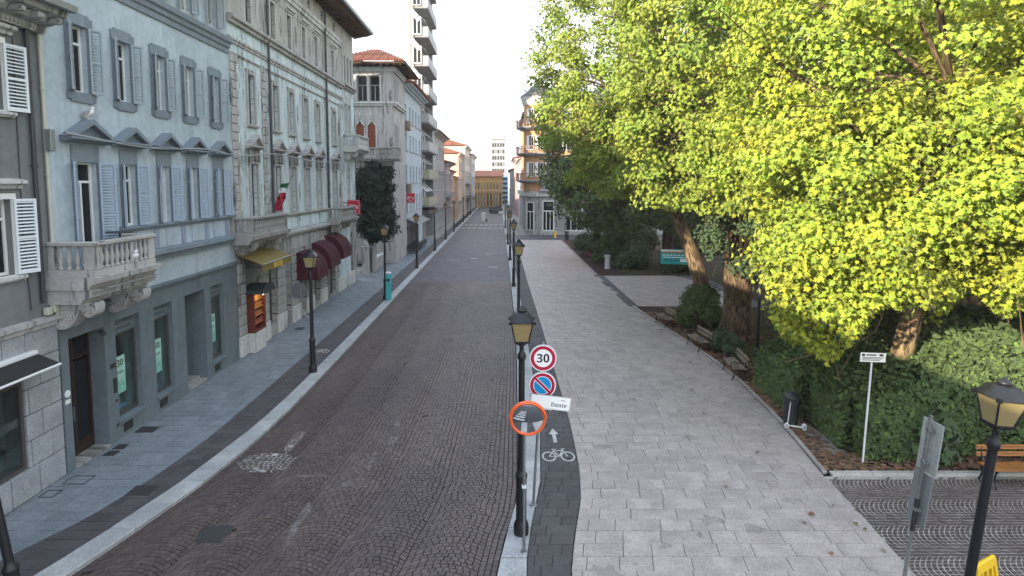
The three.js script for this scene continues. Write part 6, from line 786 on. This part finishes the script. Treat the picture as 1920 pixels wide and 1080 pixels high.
tree({ name: 'dark_tree', label: 'darker green tree in front of the orange corner building', x: 9, d: 57, seed: 14, trunk: [[9, -0.1, 57], [9, 3, 57], [8.8, 7, 57]], radii: [0.4, 0.32, 0.2], ell: [[9.5, 9.2, 57, 5.4, 6.8, 5.2], [8.6, 6.8, 55, 3.9, 3.0, 3.5]], clumps: 320, per: 75, size: 0.3, g: LG.simple, m: M.leafDark, limbs: 22, minY: 2.6, bark: M.barkDark });
tree({ name: 'park_tree', label: 'green tree behind the nearest plane tree at the right edge', x: 23.5, d: 30, seed: 15, trunk: [[23.5, -0.1, 30], [23.4, 4, 30], [23.5, 9, 30]], radii: [0.45, 0.36, 0.22], ell: [[23.2, 13, 30, 5.2, 8.4, 5]], clumps: 300, per: 75, size: 0.3, g: LG.simple, m: M.leafDark, limbs: 24, minY: 4 });
tree({ name: 'park_tree', label: 'tall tree deep in the park between the thick trunk and the hedge', x: 18.5, d: 43, seed: 16, trunk: [[18.5, -0.1, 43], [18.4, 4, 43], [18.2, 9, 43]], radii: [0.5, 0.4, 0.22], ell: [[18, 11.5, 43, 7, 8.5, 6]], clumps: 300, per: 70, size: 0.36, g: LG.simple, m: M.leafDark, limbs: 22, minY: 3.4, bark: M.barkDark });
tree({ name: 'park_tree', label: 'dark-trunked tree behind the turquoise information board', x: 14.8, d: 54, seed: 17, trunk: [[14.8, -0.1, 54], [14.8, 4, 54], [14.6, 9, 54]], radii: [0.5, 0.42, 0.22], ell: [[14.6, 11, 54, 6.4, 8, 5.6], [12.6, 6.2, 52.5, 4, 2.8, 3]], clumps: 320, per: 66, size: 0.36, g: LG.simple, m: M.leafDark, limbs: 20, minY: 2.8, bark: M.barkDark });
tree({ name: 'park_tree', label: 'tree at the far back of the park on the right', x: 30, d: 47, seed: 18, trunk: [[30, -0.1, 47], [30, 4, 47], [29.8, 9, 47]], radii: [0.5, 0.42, 0.22], ell: [[30, 10.5, 47, 7, 8, 6]], clumps: 240, per: 60, size: 0.4, g: LG.simple, m: M.leafDark, limbs: 16, minY: 3, bark: M.barkDark });
tree({ name: 'magnolia_tree', label: 'dark evergreen magnolia in the villa garden beside the palazzo', x: -10.6, d: 48.6, seed: 19, trunk: [[-10.6, -0.1, 48.6], [-10.5, 1.5, 48.6], [-10.3, 4, 48.4]], radii: [0.22, 0.18, 0.1], ell: [[-9.95, 6.1, 48.4, 1.3, 2.7, 1.5], [-9.7, 3.9, 48.2, 1.3, 1.2, 1.3], [-9.9, 5.6, 48.4, 0.7, 1.8, 0.8]], clumps: 150, per: 430, size: 0.24, cr: [0.3, 0.85], g: LG.oval, m: M.leafMag, limbs: 10, minY: 2.4, bark: M.barkDark, hueV: 0.3 });
tree({ name: 'added_young_tree', label: 'added young tree with leaves coloured darker for shaded foliage in front of the thick furrowed trunk', x: 10.1, d: 25.5, seed: 23, trunk: [[10.1, -0.1, 25.5], [10.15, 1.6, 25.5], [10.05, 3.6, 25.5]], radii: [0.06, 0.05, 0.035], ell: [[10.0, 5.3, 25.5, 1.4, 1.9, 1.2]], clumps: 44, per: 420, size: 0.13, cr: [0.45, 0.7], m: M.leafShrub, limbs: 10, minY: 3.0 });  // added tree: darker leaf colour stands in for shaded plane foliage
tree({ name: 'slim_tree', label: 'slim tree trunk rising behind the hedge at the right edge', x: 18.3, d: 24, seed: 20, trunk: [[18.3, -0.1, 24], [18.2, 3, 24], [18.4, 7, 24]], radii: [0.26, 0.22, 0.14], ell: [[18.4, 10, 24, 3.4, 4.5, 3.4]], clumps: 120, per: 75, size: 0.26, m: M.leafPlane, limbs: 12, minY: 4 });

// shrubs: leaves through the volume over a twiggy dark heart
function shrub(label, x, d, rx, ry, rz, n, size, m, g = LG.oval, group, sd = 3, name = 'shrub', nc = 16) {
  seed = sd * 97 + 5; const t = thing(name, label, 'shrub', x, 0, -d, 0, group), ms = [], cs = [], cl = Array.from({ length: nc }, () => { const a = rr(0, 6.283), u = rr(0.15, 1), s = Math.sqrt(1 - u * u * 0.8); return [Math.cos(a) * s * rx * 0.75, u * ry * 0.78, Math.sin(a) * s * rz * 0.75, rr(0.28, 0.45) * Math.min(rx, ry), rr(-0.2, 0.2)]; });
  for (let k = 0; k < n; k++) { const c = cl[k % nc], u = rr(-1, 1), a = rr(0, 6.283), s = Math.sqrt(1 - u * u), r = c[3] * Math.pow(rnd(), 0.4), p = [c[0] + Math.cos(a) * s * r, c[1] + u * r, c[2] + Math.sin(a) * s * r]; if (p[1] < 0.03) continue; ms.push(leafAt(p[0], p[1], p[2], Math.cos(a) * s + c[0] / rx * 0.5, u + 0.4, Math.sin(a) * s + c[2] / rz * 0.5, size, 0.1)); const w = 1 + c[4] + rr(-0.2, 0.2); cs.push(lin(w, w, w)); }
  obj('stems', Array.from({ length: 9 }, (_, k) => { const c = cl[k]; return taper([[rr(-0.15, 0.15), -0.05, rr(-0.15, 0.15)], [c[0] * 0.4, c[1] * 0.6, c[2] * 0.4], [c[0], c[1], c[2]]], [0.035, 0.022, 0.01], 5); }), M.barkDark, t);
  inst('foliage', g, m, ms, cs, t); return t;
}
shrub('dense dark bush between the benches and the leaning plane tree', 9.75, 29.3, 1.15, 2.5, 1.5, 9000, 0.13, M.leafHedge, LG.oval, null, 1, 'shrub', 30);
shrub('low green shrub between the two nearer weathered benches', 9.35, 24.7, 0.75, 0.8, 1.0, 3600, 0.12, M.leafShrub, LG.oval, null, 2); shrub('low green shrub at the lawn edge behind the middle bench', 9.75, 26.2, 0.5, 0.75, 0.6, 1800, 0.12, M.leafHedge, LG.oval, null, 3); 
shrub('round shrub left of the turquoise information board', 11.2, 50.8, 1.6, 1.9, 1.2, 3800, 0.2, M.leafShrub, LG.oval, null, 4, 'shrub', 24); shrub('dark shrub behind the stone litter bin', 9.4, 53.5, 1.4, 2.6, 1.4, 3200, 0.22, M.leafHedge, LG.oval, null, 5, 'shrub', 22); shrub('dark low shrub under the turquoise information board', 14.2, 48.6, 1.8, 1.3, 0.8, 2600, 0.18, M.leafHedge, LG.oval, null, 6, 'shrub', 22);
shrub('dark shrub at the park corner near the crossing street', 9.3, 66, 1.4, 2.0, 2.4, 2600, 0.24, M.leafHedge, LG.oval, null, 7, 'shrub', 22); shrub('low shrub with the red flowers beside the far pavement', 8.8, 59.5, 0.9, 1.0, 1.6, 1800, 0.2, M.leafShrub, LG.oval, null, 8);
for (const [k, [x, d, r, h, lb]] of [[14, 66, 3, 4.2, 'leftmost of the big dark shrubs closing the back of the park'], [20, 62, 3.4, 4.8, 'second of the big dark shrubs closing the back of the park'], [26, 56, 3.4, 4.6, 'third of the big dark shrubs closing the back of the park'], [33, 52, 3.6, 4.8, 'fourth of the big dark shrubs closing the back of the park'], [39, 46, 3.6, 4.6, 'rightmost of the big dark shrubs closing the back of the park']].entries()) shrub(lb, x, d, r, h, 2.6, 4200, 0.42, M.leafHedge, LG.oval, 'big shrubs at the back of the park', 20 + k, 'background_shrub', 30);
{ // red flowers
  seed = 77; const t = thing('red_flowers', 'patch of red flowers at the foot of the far park shrubs', 'flowers', 8.35, 0, -58.5), ms = []; for (let k = 0; k < 160; k++) ms.push(leafAt(rr(-0.4, 0.4), rr(0.15, 0.5), rr(-1, 1), 0, 1, 0, 0.14)); inst('blossoms', LG.simple, M.red, ms, null, t); obj('stems', Array.from({ length: 20 }, () => { const x = rr(-0.4, 0.4), z = rr(-1, 1); return bar([x, 0, z], [x, 0.4, z], 0.01, 4); }), M.leafShrub, t);
}
{ // clipped hedge
  seed = 41; const H = (x, d) => 1.5 + 1.4 * sstep(8.8, 12.5, x) + 0.12 * Math.sin(x * 2.1) + 0.1 * Math.sin(d * 2.6 + x) - 0.25 * sstep(18, 21, d), L = (d) => paveR(d) + (d < 15.6 ? 1.4 : d < 17.7 ? 1.05 : 0.55), F = (x) => 15.05 + 0.12 * Math.sin(x * 1.7);
  const t = thing('hedge', 'tall clipped dark green hedge along the square and the pavement', 'hedge', 9, 0, -15), ms = [], cs = [];
  const add = (x, y, d, nx, ny, nz) => { ms.push(leafAt(x - 9, y, 15 - d, nx, ny, nz, 0.15, -0.35)); const w = 1 + 0.35 * (fbm(x / 8, y / 4 + d / 8, 8, 8, 3, 5) - 0.5) + rr(-0.25, 0.25), y2 = rnd() < 0.1 ? 1.7 : 1; cs.push(lin(w * y2, w * y2, w)); };
  for (let k = 0; k < 26000; k++) { const x = rr(9.2, 22), d = F(x) + Math.pow(rnd(), 2) * 0.5 - 0.1, y = rr(0.05, 1) * H(x, 15.1); add(x, y, d, 0, 0.35, 1); }
  for (let k = 0; k < 11000; k++) { const d = rr(15.1, 20.9), x = L(d) + Math.pow(rnd(), 2) * 0.5 - 0.12, y = rr(0.03, 1) * H(x, d); add(x, y, d, -1, 0.35, 0.3); }
  for (let k = 0; k < 34000; k++) { const d = rr(15.0, 20.9), x = rr(Math.max(9.0, L(d)) - 0.2, 22), y = H(x, d) + rr(-0.28, 0.1); add(x, y, d, 0, 1, 0.3); }
  for (let k = 0; k < 5000; k++) { const d = rr(15.0, 20.5), x = rr(9.2, 22), y = H(x, d) + rr(0, 0.22) * rnd(); add(x, y, d, 0, 0.5, 1); }
  inst('foliage', LG.oval, M.leafHedge, ms, cs, t);
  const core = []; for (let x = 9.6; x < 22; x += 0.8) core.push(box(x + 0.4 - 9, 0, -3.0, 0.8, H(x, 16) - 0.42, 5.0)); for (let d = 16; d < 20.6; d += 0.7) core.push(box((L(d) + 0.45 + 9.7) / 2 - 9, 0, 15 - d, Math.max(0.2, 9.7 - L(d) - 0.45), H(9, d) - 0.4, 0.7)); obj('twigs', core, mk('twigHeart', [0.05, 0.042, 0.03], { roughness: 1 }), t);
}
shrub('bright big-leaved sprouts growing through the front of the hedge', 10.75, 14.85, 0.7, 1.9, 0.4, 420, 0.22, M.leafShrub, LG.plane, null, 31, 'plane_sprout', 16); shrub('small big-leaved sprout in the hedge left of the white park sign', 9.9, 15.3, 0.5, 1.6, 0.4, 150, 0.2, M.leafShrub, LG.plane, null, 32, 'plane_sprout', 10);
{ // fallen leaves and rough grass
  seed = 55; const ms = [], cs = []; for (let k = 0; k < 2600; k++) { let x, d; if (rnd() < 0.45) { x = rr(8.3, 16); d = rr(14.4, 15.4); } else { d = rr(14.4, 33); x = paveR(d) + 0.15 + Math.abs(rr(-1, 1) * rr(0, 1.4)); } if (k < 90) { d = 10.5 + 24 * rnd(); x = paveR(d) - Math.abs(rr(-1, 1)) * rr(0, 4.5); } const q = leafAt(x, 0.03 + rr(0, 0.03), -d, 0, 3, 0, k < 90 ? 0.09 : 0.14, 0); ms.push(q); const w = rr(0.4, 1.3); cs.push(lin(w, w * rr(0.8, 1.3), w)); } const o = inst('leaf_litter', LG.plane, M.leafDead, ms, cs, scene); tag(o, 'brown fallen leaves littering the soil beds', 'fallen leaves');
  const gm = [], gc = []; const blade = quads([[[-0.012, 0, 0], [0.012, 0, 0], [0.004, 0.1, 0.02], [-0.004, 0.1, 0.02]]]); for (let k = 0; k < 26000; k++) { const d = rr(18, 34), x = rr(paveR(d) + 1.0, 24); const a = rr(0, 6.28), s = rr(0.5, 1.1); gm.push(new THREE.Matrix4().makeRotationY(a).scale(new THREE.Vector3(s, s, s)).setPosition(x, -0.012, -d)); const w = rr(0.6, 1.3); gc.push(lin(w * rr(0.9, 1.4), w, w)); } const gI = inst('grass', blade, mk('grassBlade', [0.14, 0.17, 0.04], { side: THREE.DoubleSide }), gm, gc, scene); tag(gI, 'thin worn grass of the park lawn', 'grass');
}
renderer.render(scene, camera);
